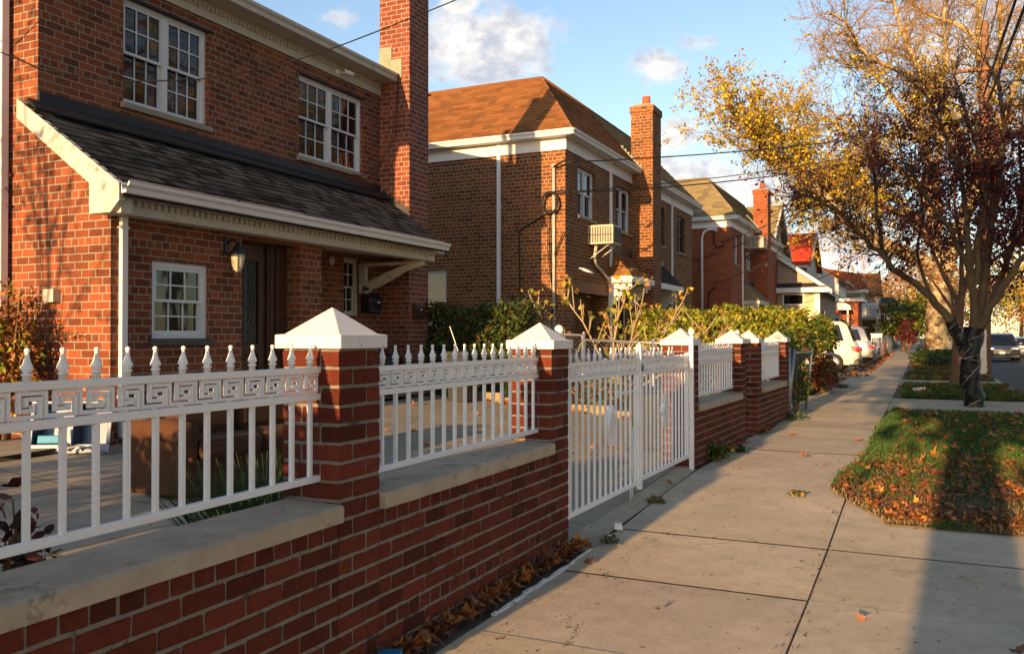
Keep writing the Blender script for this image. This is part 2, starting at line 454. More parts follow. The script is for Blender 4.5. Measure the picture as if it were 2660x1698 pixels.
# ------------------------------------------------------------------ camera, sun, sky
cam = bpy.data.objects.new('camera', bpy.data.cameras.new('camera')); COL.objects.link(cam); SC.camera = cam
cam.data.sensor_width = 36; cam.data.lens = 36 * 2230 / 2660; cam.data.clip_end = 3000; cam.data.clip_start = .05
cam.location = (0, 0, 1.52)
cam.rotation_euler = (PI / 2 + math.atan(23 / 2230), 0, math.atan(1055 / 2230))
SC.render.resolution_x = 1024; SC.render.resolution_y = 653
SUN_AZ, SUN_EL = math.atan(.05), math.radians(9.5)     # light travels mostly along +Y
sd = Vector((math.sin(SUN_AZ) * math.cos(SUN_EL), math.cos(SUN_AZ) * math.cos(SUN_EL), -math.sin(SUN_EL)))
sun = bpy.data.lights.new('sun', 'SUN'); sun.energy = 5.0; sun.angle = math.radians(.5); sun.color = (1, .61, .27)
so = bpy.data.objects.new('sun', sun); COL.objects.link(so); so.rotation_euler = sd.to_track_quat('-Z', 'Y').to_euler(); so.location = (0, -20, 12)
W = bpy.data.worlds.new('World'); SC.world = W; W.use_nodes = True
wt = W.node_tree; wn = wt.nodes; bg = wn['Background']
def wadd(typ, **k):
    n = wn.new(typ)
    for a, v in k.items(): setattr(n, a, v)
    return n
def wm(op, a, b=None, c=None, clamp=False):
    n = wadd('ShaderNodeMath', operation=op); n.use_clamp = clamp
    for i, v in enumerate((a, b, c)):
        if v is None: continue
        if isinstance(v, (int, float)): n.inputs[i].default_value = v
        else: wt.links.new(v, n.inputs[i])
    return n.outputs[0]
sky = wadd('ShaderNodeTexSky', sky_type='NISHITA'); sky.sun_disc = False
sky.sun_elevation = SUN_EL
sky.sun_rotation = math.atan2(-sd.x, -sd.y)
sky.air_density = 1.0; sky.dust_density = .6; sky.ozone_density = 2.0; sky.altitude = 50
tc = wadd('ShaderNodeTexCoord'); sx = wadd('ShaderNodeSeparateXYZ'); wt.links.new(tc.outputs['Generated'], sx.inputs[0])
DEG = 180 / PI
az = wm('MULTIPLY', wm('ARCTAN2', sx.outputs[0], sx.outputs[1]), DEG)
el = wm('MULTIPLY', wm('ARCSINE', sx.outputs[2]), DEG)
cl = [  # azimuth, elevation, half width, half height, weight
    (-27.3, 18.6, 4.2, 2.3, 1.0), (-25.0, 18.6, 2.2, 1.5, .9), (-28.6, 21.0, 1.6, .9, .75), (-28.2, 16.2, 2.2, .9, .6), (-21.8, 19.0, 1.8, .6, .3),
    (-15.5, 17.0, 1.7, 1.1, .85), (-12.9, 18.6, 1.5, .8, .7), (-12.6, 14.0, 3.0, .9, .5), (-14.2, 13.2, 1.6, 1.3, .75), (-13, 12.6, 3.0, .6, .5),
    (-36.5, 20.0, 1.6, .7, .55), (-34.8, 21.5, 2.5, .6, .25),
    (-12.5, 9.6, 5.0, 1.9, .95), (-8.0, 9.2, 4.0, 1.6, .9), (-14, 10.3, 1.6, 1.2, .5), (-4.0, 5.5, 6.0, 2.0, .75), (-5.5, 3.0, 8.0, 1.5, .7), (-9, 6.5, 3.0, 1.6, .6),
    (3.5, 17.0, 5.5, 3.0, .8), (7, 20, 5.0, 3.0, .8), (4.0, 12.0, 6.0, 3.0, .6), (14, 12, 8, 4, .7), (25, 20, 10, 5, .7), (60, 25, 14, 7, .6), (80, 12, 20, 5, .7)]
tot = None
for a, e, ra, re, w in cl:
    d1 = wm('MULTIPLY', wm('SUBTRACT', az, a), 1 / (ra * 1.1)); d2 = wm('MULTIPLY', wm('SUBTRACT', el, e), 1 / (re * 1.1))
    q = wm('ADD', wm('MULTIPLY', d1, d1), wm('MULTIPLY', d2, d2))
    g = wm('MULTIPLY', wm('EXPONENT', wm('MULTIPLY', q, -.75)), w)
    tot = g if tot is None else wm('MAXIMUM', tot, g)
cv = wadd('ShaderNodeCombineXYZ'); wt.links.new(wm('MULTIPLY', az, .09), cv.inputs[0]); wt.links.new(wm('MULTIPLY', el, .13), cv.inputs[1])
def wnoise(scale, det, off=0):
    n = wadd('ShaderNodeTexNoise'); n.inputs['Scale'].default_value = scale; n.inputs['Detail'].default_value = det; n.inputs['Roughness'].default_value = .58
    v = wadd('ShaderNodeVectorMath', operation='ADD'); v.inputs[1].default_value = (off, off * .6, off); wt.links.new(cv.outputs[0], v.inputs[0])
    wt.links.new(v.outputs[0], n.inputs['Vector']); return n.outputs[0]
n1 = wnoise(4.0, 7, 0)
dens = wm('ADD', tot, wm('MULTIPLY', wm('SUBTRACT', n1, .5), 1.5))
mr = wadd('ShaderNodeMapRange', interpolation_type='SMOOTHSTEP'); wt.links.new(dens, mr.inputs[0])
mr.inputs[1].default_value = .30; mr.inputs[2].default_value = .70
cover = wm('MULTIPLY', mr.outputs[0], .93)
# shading of the clouds: brighter where they are thin or lit from the left
n2 = wnoise(4.0, 5, .055)
lit = wm('MULTIPLY_ADD', wm('SUBTRACT', n2, n1), 3.5, wm('MULTIPLY_ADD', wnoise(1.6, 3, 4), 1.2, -.05), clamp=True)
cc = wadd('ShaderNodeMix', data_type='RGBA')
wt.links.new(lit, cc.inputs[0]); cc.inputs[6].default_value = (2.2, 2.3, 2.6, 1); cc.inputs[7].default_value = (4.2, 3.9, 3.55, 1)
# a little more saturated, darker blue
hs = wadd('ShaderNodeHueSaturation'); hs.inputs['Saturation'].default_value = .92; hs.inputs['Value'].default_value = 1.0
tn = wadd('ShaderNodeMix', data_type='RGBA', blend_type='MULTIPLY'); tn.inputs[0].default_value = 1; tn.inputs[7].default_value = (1.05, 1.0, .97, 1)
wt.links.new(sky.outputs[0], tn.inputs[6]); wt.links.new(tn.outputs[2], hs.inputs['Color'])
fm = wadd('ShaderNodeMix', data_type='RGBA'); wt.links.new(cover, fm.inputs[0]); wt.links.new(hs.outputs[0], fm.inputs[6]); wt.links.new(cc.outputs[2], fm.inputs[7])
wt.links.new(fm.outputs[2], bg.inputs[0]); bg.inputs[1].default_value = .135
SC.view_settings.view_transform = 'Standard'; SC.view_settings.look = 'None'; SC.view_settings.exposure = 1.08; SC.view_settings.gamma = 1
SC.render.engine = 'CYCLES'
# ------------------------------------------------------------------ ground
b = MB(); b.smooth = True
xs = [-400, -60, -20, -7.31, -7.29, -2.31, -2.3, 2.2, 2.25, 20, 60, 400]; ys = [-60, -5, 3, 4, 5, 6, 7, 8, 9, 10, 13, 20, 40, 90, 600]
pts = []
for y in ys:
    for x in xs:
        z = (yz(x, y) if x < -2.29 else gz(y)) - .09
        if x < -60 or x > 60: z -= .5
        if x > 2.22: z -= .06
        pts.append((x, y, z))
nx = len(xs)
b.add(pts, [(j * nx + i, j * nx + i + 1, (j + 1) * nx + i + 1, (j + 1) * nx + i) for j in range(len(ys) - 1) for i in range(nx - 1)])
b.build('ground', 'soil')['kind'] = 'structure'
sheet('road', 2.28, 11.5, -12, 260, -.13, G, 'asph', ny=120, nx=4)
# kerb along the road
b = MB()
for j in range(0, 90):
    y0, y1 = 7.2 + j * 1.8, 7.2 + (j + 1) * 1.8 - .01
    b.box(2.14, 2.27, y0, y1, gz(y0) - .3, gz(y0) + .012, col=rc((1, 1, 1), .12))
b.build('kerb', 'conc', bevel=.012)['kind'] = 'structure'
# pavement: slabs on a dark bed
sheet('pavement_bed', -2.4, 2.2, -8, 210, -.022, G, 'joint', ny=120, nx=2)
yj = [-6, -4.8, -3.6, -2.35, -1.1, .15, 1.4, 2.68, 3.95, 5.2, 6.38, 7.42, 9.35, 10.9, 12.4, 13.9, 15.0, 16.4, 17.9, 19.6, 21.4, 23.1]
while yj[-1] < 200: yj.append(yj[-1] + 1.6)
b = MB(); b.smooth = False
rr = random.Random(5)
def slab(x0, x1, y0, y1, col, dz=0, gap=.004, tilt=.004):
    n = max(1, int((y1 - y0) / .6)); g = gap
    t = rr.uniform(-tilt, tilt)
    for k in range(n):
        a, c = y0 + g + (y1 - y0 - 2 * g) * k / n, y0 + g + (y1 - y0 - 2 * g) * (k + 1) / n
        za, zc = gz(a) + dz + t * (a - y0), gz(c) + dz + t * (c - y0)
        b.quad((x0 + g, a, za), (x1 - g, a, za), (x1 - g, c, zc), (x0 + g, c, zc), col=col)
    za, zc = gz(y0) + dz, gz(y1) + dz
    b.quad((x1 - g, y0 + g, za - .06), (x1 - g, y1 - g, zc - .06), (x1 - g, y1 - g, zc), (x1 - g, y0 + g, za), col=col)
    b.quad((x0 + g, y0 + g, za - .06), (x0 + g, y0 + g, za), (x0 + g, y1 - g, zc), (x0 + g, y1 - g, zc - .06), col=col)
for i in range(len(yj) - 1):
    q = 1 + rr.uniform(-.10, .08); c = (q, q * rr.uniform(.97, 1.03), q * rr.uniform(.95, 1.05))
    xr = -.58 + .004 * max(0, yj[i] - 8)
    slab(-2.1, xr, yj[i], yj[i + 1], c)
    if yj[i] < 7:
        q = 1 + rr.uniform(-.08, .06); slab(-.575, 1.0, yj[i], yj[i + 1] if i != 10 else 8.3, (q, q, q * 1.03)); slab(1.0, 2.14, yj[i], yj[i + 1] if i != 10 else 7.5, (q * .95, q * .95, q))
b.build('pavement', 'conc')['kind'] = 'structure'
# verge: lawn panels with paths across
def nedge(base, amp, s, f=1.7):
    return lambda y: base + amp * (noise.noise(Vector((y * f, s, 0))) + .5 * noise.noise(Vector((y * f * 3.1, s, 4))))
VG = [(7.2, 17.35), (21.0, 26.6), (30.0, 36.5), (39.5, 58), (61, 100)]
def vx0(k):
    if k == 0:
        def f(y):
            e = -.55 + .32 * sstep(8.1, 7.2, y) * 1.0
            e += -.18 * sstep(7.6, 8.6, y) * sstep(10.8, 9.0, y) + .12 * sstep(14, 17.3, y)
            return e + .05 * noise.noise(Vector((y * 2.3, 1, 0)))
        return f
    return nedge(-.33 if k < 3 else -.1, .06, k)
VGO = []
for k, (a, c) in enumerate(VG):
    VGO.append((vx0(k), a, c)); sheet('verge', vx0(k), 2.14, a, c, .018, G, 'lawn', ny=60, nx=10)
b = MB()
for a, c in ((17.4, 20.95), (26.65, 29.95), (36.55, 39.45), (58, 61)):
    m = (a + c) / 2; xl = -.58 + .004 * (a - 8) + .01
    for y0, y1 in ((a, m - .01), (m + .01, c)):
        b.quad((xl, y0, gz(y0) + .004), (2.13, y0, gz(y0) + .004), (2.13, y1, gz(y1) + .004), (xl, y1, gz(y1) + .004), col=rc((1, .98, .96), .06))
b.build('path', 'conc')['kind'] = 'structure'
# front yard concrete (rises gently towards the houses)
b = MB()
def yq(x0, x1, y0, y1, col, dz=0):
    n = 3
    for k in range(n):
        a, c = y0 + (y1 - y0) * k / n, y0 + (y1 - y0) * (k + 1) / n
        b.quad((x0, a, yz(x0, a) + dz), (x1, a, yz(x1, a) + dz), (x1, c, yz(x1, c) + dz), (x0, c, yz(x0, c) + dz), col=col)
xj = [-7.26, -6.0, -4.7, -3.45, -2.31]; yy = [-3, -1.3, .3, 1.9, 3.5, 4.7, 6.3, 7.9, 9.6, 11.2, 12.4]
for i in range(4):
    for j in range(len(yy) - 1):
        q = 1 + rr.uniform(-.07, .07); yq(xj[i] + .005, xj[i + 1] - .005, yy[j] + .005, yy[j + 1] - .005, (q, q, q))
for j in range(5, len(yy) - 1):
    b.quad((-8.34, yy[j], gz(yy[j]) + .46), (-7.27, yy[j], gz(yy[j]) + .46), (-7.27, yy[j + 1], gz(yy[j + 1]) + .46), (-8.34, yy[j + 1], gz(yy[j + 1]) + .46), col=(1, 1, 1))
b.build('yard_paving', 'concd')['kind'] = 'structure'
sheet('yard_bed', -7.28, -2.31, -3, 12.4, -.014, yz, 'joint', ny=30, nx=2)
# driveways of the houses further along
b = MB()
for a, c in ((17.35, 20.9), (24.2, 26.5), (30.6, 36), (36.2, 41), (43, 49), (56, 60)):
    b.quad((-6.2, a, gz(a) + .35), (-2.11, a, gz(a) + .0), (-2.11, c, gz(c) + .0), (-6.2, c, gz(c) + .35), col=rc((.85, .85, .85), .05))
b.build('driveway', 'conc')['kind'] = 'structure'
sheet('garden_soil', -6.9, -2.3, 12.45, 17.3, .06, yz, 'soil', ny=12, nx=6)
sheet('garden_lawn', -6.9, -2.3, 21.0, 24.1, .06, yz, 'lawn', ny=6, nx=4)
# threshold slab between gate and pavement
b = MB()
b.quad((-2.30, 5.66, gz(5.66) + .02), (-2.115, 5.9, gz(5.9) + .006), (-2.115, 9.0, gz(9) + .006), (-2.22, 9.0, gz(9) + .03), col=(.8, .82, .8))
b.quad((-2.36, 5.66, gz(5.66) + .02), (-2.30, 5.66, gz(5.66) + .02), (-2.22, 9.0, gz(9) + .03), (-2.3, 9.0, gz(9) + .03), col=(.8, .82, .8))
b.build('gate_threshold', 'conc')['kind'] = 'structure'
b = MB(); b.prism([(-2.28, 5.68), (-2.06, 5.75), (-1.93, 5.92), (-2.02, 6.12), (-2.2, 6.2), (-2.28, 6.1)], 2, -.02, .03, col=(.62, .64, .66)); b.build('cement_patch', 'conc', bevel=.01)['kind'] = 'structure'
# white caulk line along the pavement
b = MB()
y = 4.2
while y < 6.1:
    l = rr.uniform(.05, .16); x = -2.10 + rr.uniform(-.006, .006)
    b.box(x - .012, x + .012, y, y + l * .93, gz(y) - .01, gz(y) + .008, jit=.004); y += l
b.build('joint_caulk', 'trimw')['kind'] = 'structure'
# ------------------------------------------------------------------ boundary wall, pillars, fence, gate
FO = (-2.28, 4.0, 0.0)
def FXY(v):      # x, rotation of the boundary line at distance v along it
    if v < 1.5: return -2.235, 0.0
    if v < 4.99: return -2.235 + .02 * (v - 1.6), -.02
    return -2.17 + .033 * (v - 5), -.033
BH = .0813
TW = .73       # underside of the coping
def tint():
    k = R.choice((1, 1, .9, .8, .6, 1.15)) * R.uniform(.85, 1.12); return (k, k * R.uniform(.92, 1.05), k * R.uniform(.9, 1.1))
def brk(b, x0, x1, y0, y1, z0, z1):
    """one brick with slightly chipped, chamfered edges"""
    j = .0026; e = .005
    c = tint()
    for d in ('a',):
        P = []
        for (zz, ins) in ((z0, e), (z0 + e, 0), (z1 - e, 0), (z1, e)):
            P += [(x0 + ins, y0 + ins, zz), (x1 - ins, y0 + ins, zz), (x1 - ins, y1 - ins, zz), (x0 + ins, y1 - ins, zz)]
        P = [tuple(a + R.uniform(-j, j) for a in p) for p in P]
        F = [(3, 2, 1, 0), (12, 13, 14, 15)]
        for k in range(3):
            for q in range(4): F.append((k * 4 + q, k * 4 + (q + 1) % 4, k * 4 + 4 + (q + 1) % 4, k * 4 + 4 + q))
        b.add(P, F, c)
def pillar(v0, ztop, label, zbot, courses_from=TW):
    t = thing('brick_pillar', label, 'brick pillar', (0, 0, 0), 0, 'brick pillars of the boundary wall')
    t.location = (FXY(v0)[0], FO[1] + v0, 0); t.rotation_euler = (0, 0, FXY(v0)[1])
    b = MB(); m = MB(); s = .305; g = .006; w = .1015; L = .203
    m.box(-s + .004, -.004, .004, s - .004, zbot - .1, ztop)
    al = .728 if v0 < 2 else .70
    kt = int(math.ceil((ztop - al) / BH - .25)); n = int(math.ceil((ztop - zbot) / BH)) + 1
    for k in range(n):
        z1 = al - .004 + (kt - k) * BH; z0 = z1 - BH + .012
        z1 = min(z1, ztop - .003)
        if k % 2 == 0: rects = [(-s, -w, 0, w), (-w, 0, 0, L), (-L, 0, L, s), (-s, -L, w, s)]
        else: rects = [(-L, 0, 0, w), (-w, 0, w, s), (-s, -w, L, s), (-s, -L, 0, L)]
        for a, c, d, e in rects:
            o = 0
            brk(b, a + (g if a > -s + .01 else 0), c - (g if c < -.01 else 0), d + (g if d > .01 else 0), e - (g if e < s - .01 else 0), z0, z1)
    b.build('shaft', 'gbrick', t); m.build('mortar_core', 'mortar', t)
    c = MB(); cx, cy, h = -s / 2, s / 2, .178
    c.add([(cx - h, cy - h, ztop), (cx + h, cy - h, ztop), (cx + h, cy + h, ztop), (cx - h, cy + h, ztop),
           (cx - h, cy - h, ztop + .06), (cx + h, cy - h, ztop + .06), (cx + h, cy + h, ztop + .06), (cx - h, cy + h, ztop + .06),
           (cx - h + .03, cy - h + .03, ztop + .064), (cx + h - .03, cy - h + .03, ztop + .064), (cx + h - .03, cy + h - .03, ztop + .064), (cx - h + .03, cy + h - .03, ztop + .064),
           (cx, cy, ztop + .185)],
          [(0, 3, 2, 1), (0, 1, 5, 4), (1, 2, 6, 5), (2, 3, 7, 6), (3, 0, 4, 7), (4, 5, 9, 8), (5, 6, 10, 9), (6, 7, 11, 10), (7, 4, 8, 11), (8, 9, 12), (9, 10, 12), (10, 11, 12), (11, 8, 12)])
    c.build('cap', 'cap', t, bevel=.004)
    return t
PV = [(-4.0, 1.465), (-1.0, 1.465), (1.35, 1.43), (5.0, 1.42), (7.4, 1.42), (8.45, 1.42), (10.75, 1.42)]
PL = ['brick pillar with white pyramid cap at the near end of the wall, just out of view',
      'large nearest brick pillar with white pyramid cap, between the first two fence panels',
      'brick pillar with white pyramid cap on the near side of the double gate',
      'brick pillar with white pyramid cap on the far side of the double gate',
      'brick pillar with white cap just before the narrow pedestrian gap',
      'brick pillar with white cap just after the narrow pedestrian gap',
      'farthest brick pillar with white cap, next to the chain link fence']
for (v, z), l in zip(PV, PL): pillar(v, z, l, gz(FO[1] + v) - .05)
def lowwall(v0, v1, top, label, coping_cuts):
    zb = min(gz(FO[1] + v0), gz(FO[1] + v1)) - .06
    t = thing('garden_wall', label, 'low wall', (FXY(v0)[0], FO[1] + v0, 0), FXY(v0)[1], 'low brick walls with stone coping')
    L = v1 - v0; b = MB(); m = MB()
    m.box(-.26, -.004, 0.004, L - .004, zb, top)
    n = int((top - zb) / BH) + 1
    for k in range(n):
        z1 = top - .004 - k * BH; z0 = z1 - BH + .012
        head = (k % 6 == 0); bl = .1015 if head else .203
        y = -(.05 if head else (0 if k % 2 else .1015))
        while y < L:
            a, c = max(y, 0), min(y + bl, L)
            if c - a > .03: brk(b, -.1, 0 - (.0 if not head else .001), a + .006, c - .006, z0, z1)
            y += bl
    b.build('brickwork', 'gbrick', t); m.build('mortar', 'mortar', t)
    cuts = [0] + coping_cuts + [L]
    for a, c in zip(cuts, cuts[1:]):
        cb = MB(); nn = 8
        P = []; F = []
        for i in range(nn + 1):
            y = a + .004 + (c - a - .008) * i / nn
            for (x, z) in ((.028, top), (.030, top + .062), (.020, top + .074), (-.28, top + .078), (-.28, top)):
                P.append((x + R.uniform(-.0012, .0012), y, z + R.uniform(-.0012, .0012)))
        for i in range(nn):
            for q in range(5): F.append((i * 5 + q, i * 5 + (q + 1) % 5, (i + 1) * 5 + (q + 1) % 5, (i + 1) * 5 + q))
        F += [(4, 3, 2, 1, 0), tuple(nn * 5 + q for q in range(5))]
        cb.add(P, F); cb.build('coping_stone', 'coping', t)
    for a in coping_cuts:
        cb = MB(); cb.box(-.27, .024, a - .0045, a + .0045, top + .002, top + .074); cb.build('joint', 'trimw', t)
    return t
lowwall(-3.69, -1.0, .728, 'long low brick wall in the foreground left of the nearest pillar', [1.15])
lowwall(-.695, 1.35, .728, 'low brick wall between the nearest pillar and the double gate', [1.02])
lowwall(5.305, 7.4, .70, 'low brick wall right beyond the double gate', [1.0])
lowwall(8.755, 10.75, .70, 'farthest low brick wall, before the chain link fence', [1.0])
# brickwork of the long wall passes in front of the two near pillars below the coping
def finial(mb=None):
    b = MB()
    b.lathe([(.0125, 0), (.0125, .017), (.0165, .018), (.0165, .023), (.0095, .026), (.0185, .036), (.0175, .042), (.0118, .055), (.0075, .070), (.0058, .083), (.0062, .085), (.0082, .088), (.0088, .092), (.0070, .0965), (.002, .099)], (0, 0, 0), 8)
    return b
def key(b, y, z, h, w, x):
    """one greek key unit made of small bars, origin bottom left"""
    t = .0122
    def bar(a0, b0, a1, b1):
        y0, y1 = sorted((a0, a1)); z0, z1 = sorted((b0, b1))
        if y0 == y1: y0 -= t / w / 2; y1 += t / w / 2
        if z0 == z1: z0 -= t / h / 2; z1 += t / h / 2
        b.box(x - .006, x + .006, y + y0 * w, y + y1 * w, z + z0 * h, z + z1 * h)
        m0, m1, n0, n1 = y + y0 * w, y + y1 * w, z + z0 * h, z + z1 * h
        if m1 - m0 > n1 - n0: b.box(x + .006, x + .0085, m0 + .001, m1 - .001, (n0 + n1) / 2 - .0016, (n0 + n1) / 2 + .0016)
        else: b.box(x + .006, x + .0085, (m0 + m1) / 2 - .0016, (m0 + m1) / 2 + .0016, n0 + .001, n1 - .001)
    bar(.0, .0, .0, 1.0); bar(.33, .925, .945, .925); bar(.28, 1.0, .28, .22); bar(.335, .30, .60, .30); bar(.655, .22, .655, .50)
    bar(.055, .075, .80, .075); bar(.855, .0, .855, .79); bar(.80, .715, .525, .715); bar(.47, .79, .47, .45)
    b.box(x - .005, x + .005, y + .35 * w, y + .5 * w, z + h * .99, z + h * 1.04); b.box(x - .005, x + .005, y + .35 * w, y + .5 * w, z - h * .06, z + h * .01)
FIN = finial()
fin_mesh = None; bal_mesh = {}
def inst(name, key_, make, mat, parent, loc):
    if key_ not in bal_mesh:
        o = make().build(name, mat, parent); bal_mesh[key_] = o.data
    else:
        o = bpy.data.objects.new(name, bal_mesh[key_]); COL.objects.link(o); o.parent = parent
    o.location = loc; return o
def rails(t, L, x, zt, zm, zb, n, keyz=None, missing=(), zfin=None, bh=.028, y0=0):
    sp = L / n
    for nm, z0, z1 in (('rail', zt - .026, zt), ('rail', zm - .028, zm), ('rail', zb, zb + bh)):
        b = MB(); b.box(x - .014, x + .014, y0, y0 + L, z0, z1); b.build(nm, 'white', t, bevel=.003)
    kb = MB()
    for i in range(n): key(kb, y0 + i * sp, zm + .004, zt - .026 - zm - .006, sp, x)
    kb.build('greek_key_frieze', 'white', t)
    H_ = zm - .028 - (zb + bh)
    for i in range(n):
        y = y0 + (i + .5) * sp
        inst('baluster', ('bal', round(H_, 3)), lambda: MB().box(-.0085, .0085, -.0085, .0085, 0, H_), 'white', t, (x, y, zb + bh))
        if i in missing:
            inst('finial_stub', 'stub', lambda: MB().box(-.0125, .0125, -.0125, .0125, 0, .016), 'white', t, (x, y, zt))
        else:
            o = inst('finial', 'fin', finial, 'white', t, (x, y, zt)); o.rotation_euler = (R.uniform(-.03, .03), R.uniform(-.03, .03), 0)
PLB = [(-3.69, -1.0, 1.386, 1.272, .893, 23, 'near white fence panel with greek key frieze, left of the nearest pillar'),
       (-.695, 1.35, 1.375, 1.262, .865, 17, 'white fence panel with greek key frieze between the nearest pillar and the gate'),
       (5.305, 7.4, 1.335, 1.225, .835, 17, 'white fence panel with greek key frieze just beyond the double gate'),
       (8.755, 10.75, 1.345, 1.235, .85, 16, 'farthest white fence panel on the brick wall')]
for v0, v1, zt, zm, zb, n, l in PLB:
    t = thing('fence_panel', l, 'fence panel', (FXY(v0)[0], FO[1] + v0, 0), FXY(v0)[1], 'white fence panels on the brick wall')
    rails(t, v1 - v0 + .0, -.11, zt, zm, zb, n)
# gate leaves
def diamond(t, x, y, z):
    b = MB(); h, w = .165, .095
    def dia(b, h, w, x0, x1, ih, iw):
        o = [(0, -h), (w, 0), (0, h), (-w, 0)]; i_ = [(0, -ih), (iw, 0), (0, ih), (-iw, 0)]
        for k in range(4):
            a, c, d, e = o[k], o[(k + 1) % 4], i_[(k + 1) % 4], i_[k]
            P = [(x0, y + p[0], z + p[1]) for p in (a, c, d, e)] + [(x1, y + p[0], z + p[1]) for p in (a, c, d, e)]
            b.add(P, [(0, 1, 2, 3), (7, 6, 5, 4), (0, 4, 5, 1), (1, 5, 6, 2), (2, 6, 7, 3), (3, 7, 4, 0)])
    dia(b, h, w, x - .012, x + .03, h - .022, w - .0125)
    dia(b, .085, .048, x + .0, x + .022, .066, .037); dia(b, .045, .025, x + .0, x + .022, .02, .011)
    for sx in (-1, 1):
        b.tube([(x + .005, y - w * .5, z - sx * h * .5), (x + .005, y + w * .5, z + sx * h * .5)], .0035, 4)
    o = b.build('diamond_ornament', 'white', t)
    b = MB(); b.add([(x + .002, y + p, z + q_) for p, q_ in ((0, -h + .02), (w - .012, 0), (0, h - .02), (-w + .012, 0))], [(0, 1, 2, 3)]); b.build('shade_plate', 'shade_plate', o)  # flat plate, its grey stands for shade in the openwork
for (v0, v1, dz, l, miss, post) in ((1.68, 3.32, 0, 'near leaf of the white double gate with a diamond ornament', (6,), 1), (3.36, 4.98, -.012, 'far leaf of the white double gate, several finials missing', (6, 9, 10, 11, 12), 0)):
    zb0 = .215 + .02 * (v0 > 2)
    t = thing('gate_leaf', l, 'gate', (FXY(v0)[0], FO[1] + v0, 0), FXY(v0)[1], 'leaves of the white double gate')
    L = v1 - v0
    rails(t, L - .05, -.035, 1.325 + dz, 1.215 + dz, zb0, 13, missing=miss, bh=.035, y0=.025)
    for y0_ in (0, L - .025): b = MB(); b.box(-.055, -.015, y0_, y0_ + .025, zb0, 1.34); b.build('stile', 'white', t, bevel=.003)
    diamond(t, -.035, L * .56 if post else L * .46, .80)
    if post:
        b = MB(); b.box(-.050, -.006, L - .001, L + .038, .17, 1.43); b.lathe([(.022, 0), (.021, .008), (.0, .03)], (-.028, L + .018, 1.43), 4, square=True); b.build('meeting_post', 'white', t, bevel=.003)
        b = MB(); b.box(-.075, -.06, L - .42, L + .12, 1.02, 1.05); b.box(-.075, -.06, L - .46, L - .4, 1.0, 1.07); b.build('latch_bar', 'white', t)
        b = MB(); b.tube([(-.075, L - .09, .06), (-.075, L - .09, .78)], .008); b.tube([(-.075, L - .09, .78), (-.075, L - .25, .78)], .008); b.tube([(-.075, L - .03, .10), (-.075, L - .03, .72)], .007); b.build('drop_bolt', 'white', t)
        b = MB(); b.box(.0, .003, L + .0, L + .05, 1.21, 1.27); b.build('padlock_plate', 'greenslat', t)
def gpost(v, u, label, ztop, z0):
    t = thing('gate_post', label, 'gate post', (FXY(v)[0] + u, FO[1] + v, 0), FXY(v)[1], 'white ball topped gate posts')
    b = MB(); b.box(-.022, .022, -.022, .022, z0, ztop); b.box(-.028, .028, -.028, .028, ztop, ztop + .015); b.build('shaft', 'white', t, bevel=.003)
    b = MB(); b.lathe([(.012, 0), (.012, .012), (.02, .018), (.03, .03), (.034, .048), (.03, .066), (.018, .078), (.004, .083)], (0, 0, ztop + .015), 12); b.build('ball', 'white', t)
    b = MB(); b.box(-.01, .018, -.045, -.022, .33, .37); b.box(-.01, .018, -.045, -.022, 1.15, 1.19); b.build('hinge', 'white', t)
gpost(4.975, .01, 'white ball topped post in front of the pillar on the far side of the gate', 1.50, .10)
gpost(1.72, -.10, 'white ball topped post behind the pillar on the near side of the gate', 1.50, .0)
gpost(7.73, -.12, 'white ball topped post beside the narrow pedestrian gap', 1.50, .1)
# pavement-side rubble strip + chain link further on is below
# ------------------------------------------------------------------ brick houses
def part(T, name, mat, fn, parent, uo=(0, 0), bevel=0):
    b = MB(T); b.uo = uo; fn(b); return b.build(name, mat, parent, bevel=bevel)
def gutter(parent, T, u0, u1, z, y, mat='trimw', h=.12, d=.11, cap=True):
    """K style gutter along local x, back at local y"""
    b = MB(T)
    prof = [(y, z - h), (y - d * .55, z - h), (y - d * .65, z - h * .55), (y - d * .95, z - h * .3), (y - d, z), (y - d + .012, z), (y - d * .6, z - h + .03), (y - .01, z - h + .03), (y, z)]
    b.prism(prof, 0, u0, u1)
    return b.build('gutter', mat, parent)
def dentils(parent, T, u0, u1, z0, z1, y, mat='trim', p=.085, w=.045, d=.03):
    b = MB(T); u = u0
    while u + w < u1:
        b.box(u, u + w, y - d, y, z0, z1); u += p
    return b.build('dentil_moulding', mat, parent)
def pipe(parent, T, u, y, z0, z1, mat='trimw', w=.065, d=.05, name='downspout'):
    b = MB(T); b.box(u - w / 2, u + w / 2, y - d, y, z0, z1)
    z = z0 + .4
    while z < z1:
        b.box(u - w / 2 - .02, u + w / 2 + .02, y - d - .002, y - .0, z, z + .018); z += 1.7
    return b.build(name, mat, parent, bevel=.006)
# ---- first house
H = thing('brick_house', 'nearest red brick house with charcoal porch roof and tall chimney', 'house', (-8.35, 6, 0))
I = Matrix.Translation((8.35, -6, 0))        # children are written in world coordinates
TF = I @ FX(-8.35)       # main front, local x = world Y
TP = I @ FX(-7.25)       # porch front
TS = I @ FY(0, 6.0)      # side, local x = world X
W1 = (7.07, 8.39, 4.25, 5.47); W2 = (10.2, 11.85, 4.21, 5.45); W3 = (11.32, 11.77, 1.85, 2.79)
W1 = (7.07, 8.40, 4.24, 5.48)
def f(b):
    wall_faces(b, 6.0, 13.3, .0, 5.9, [W1, W2, W3], .09)
part(TF, 'front_wall', 'brick1', f, H)
def f(b):
    wall_faces(b, -16, -8.35, 0, 5.9, []); wall_faces(b, -8.35, -7.25, 0, 2.95, [])
    b.quad((-8.35, 0, 2.95), (-7.25, 0, 2.95), (-8.35, 0, 3.85))
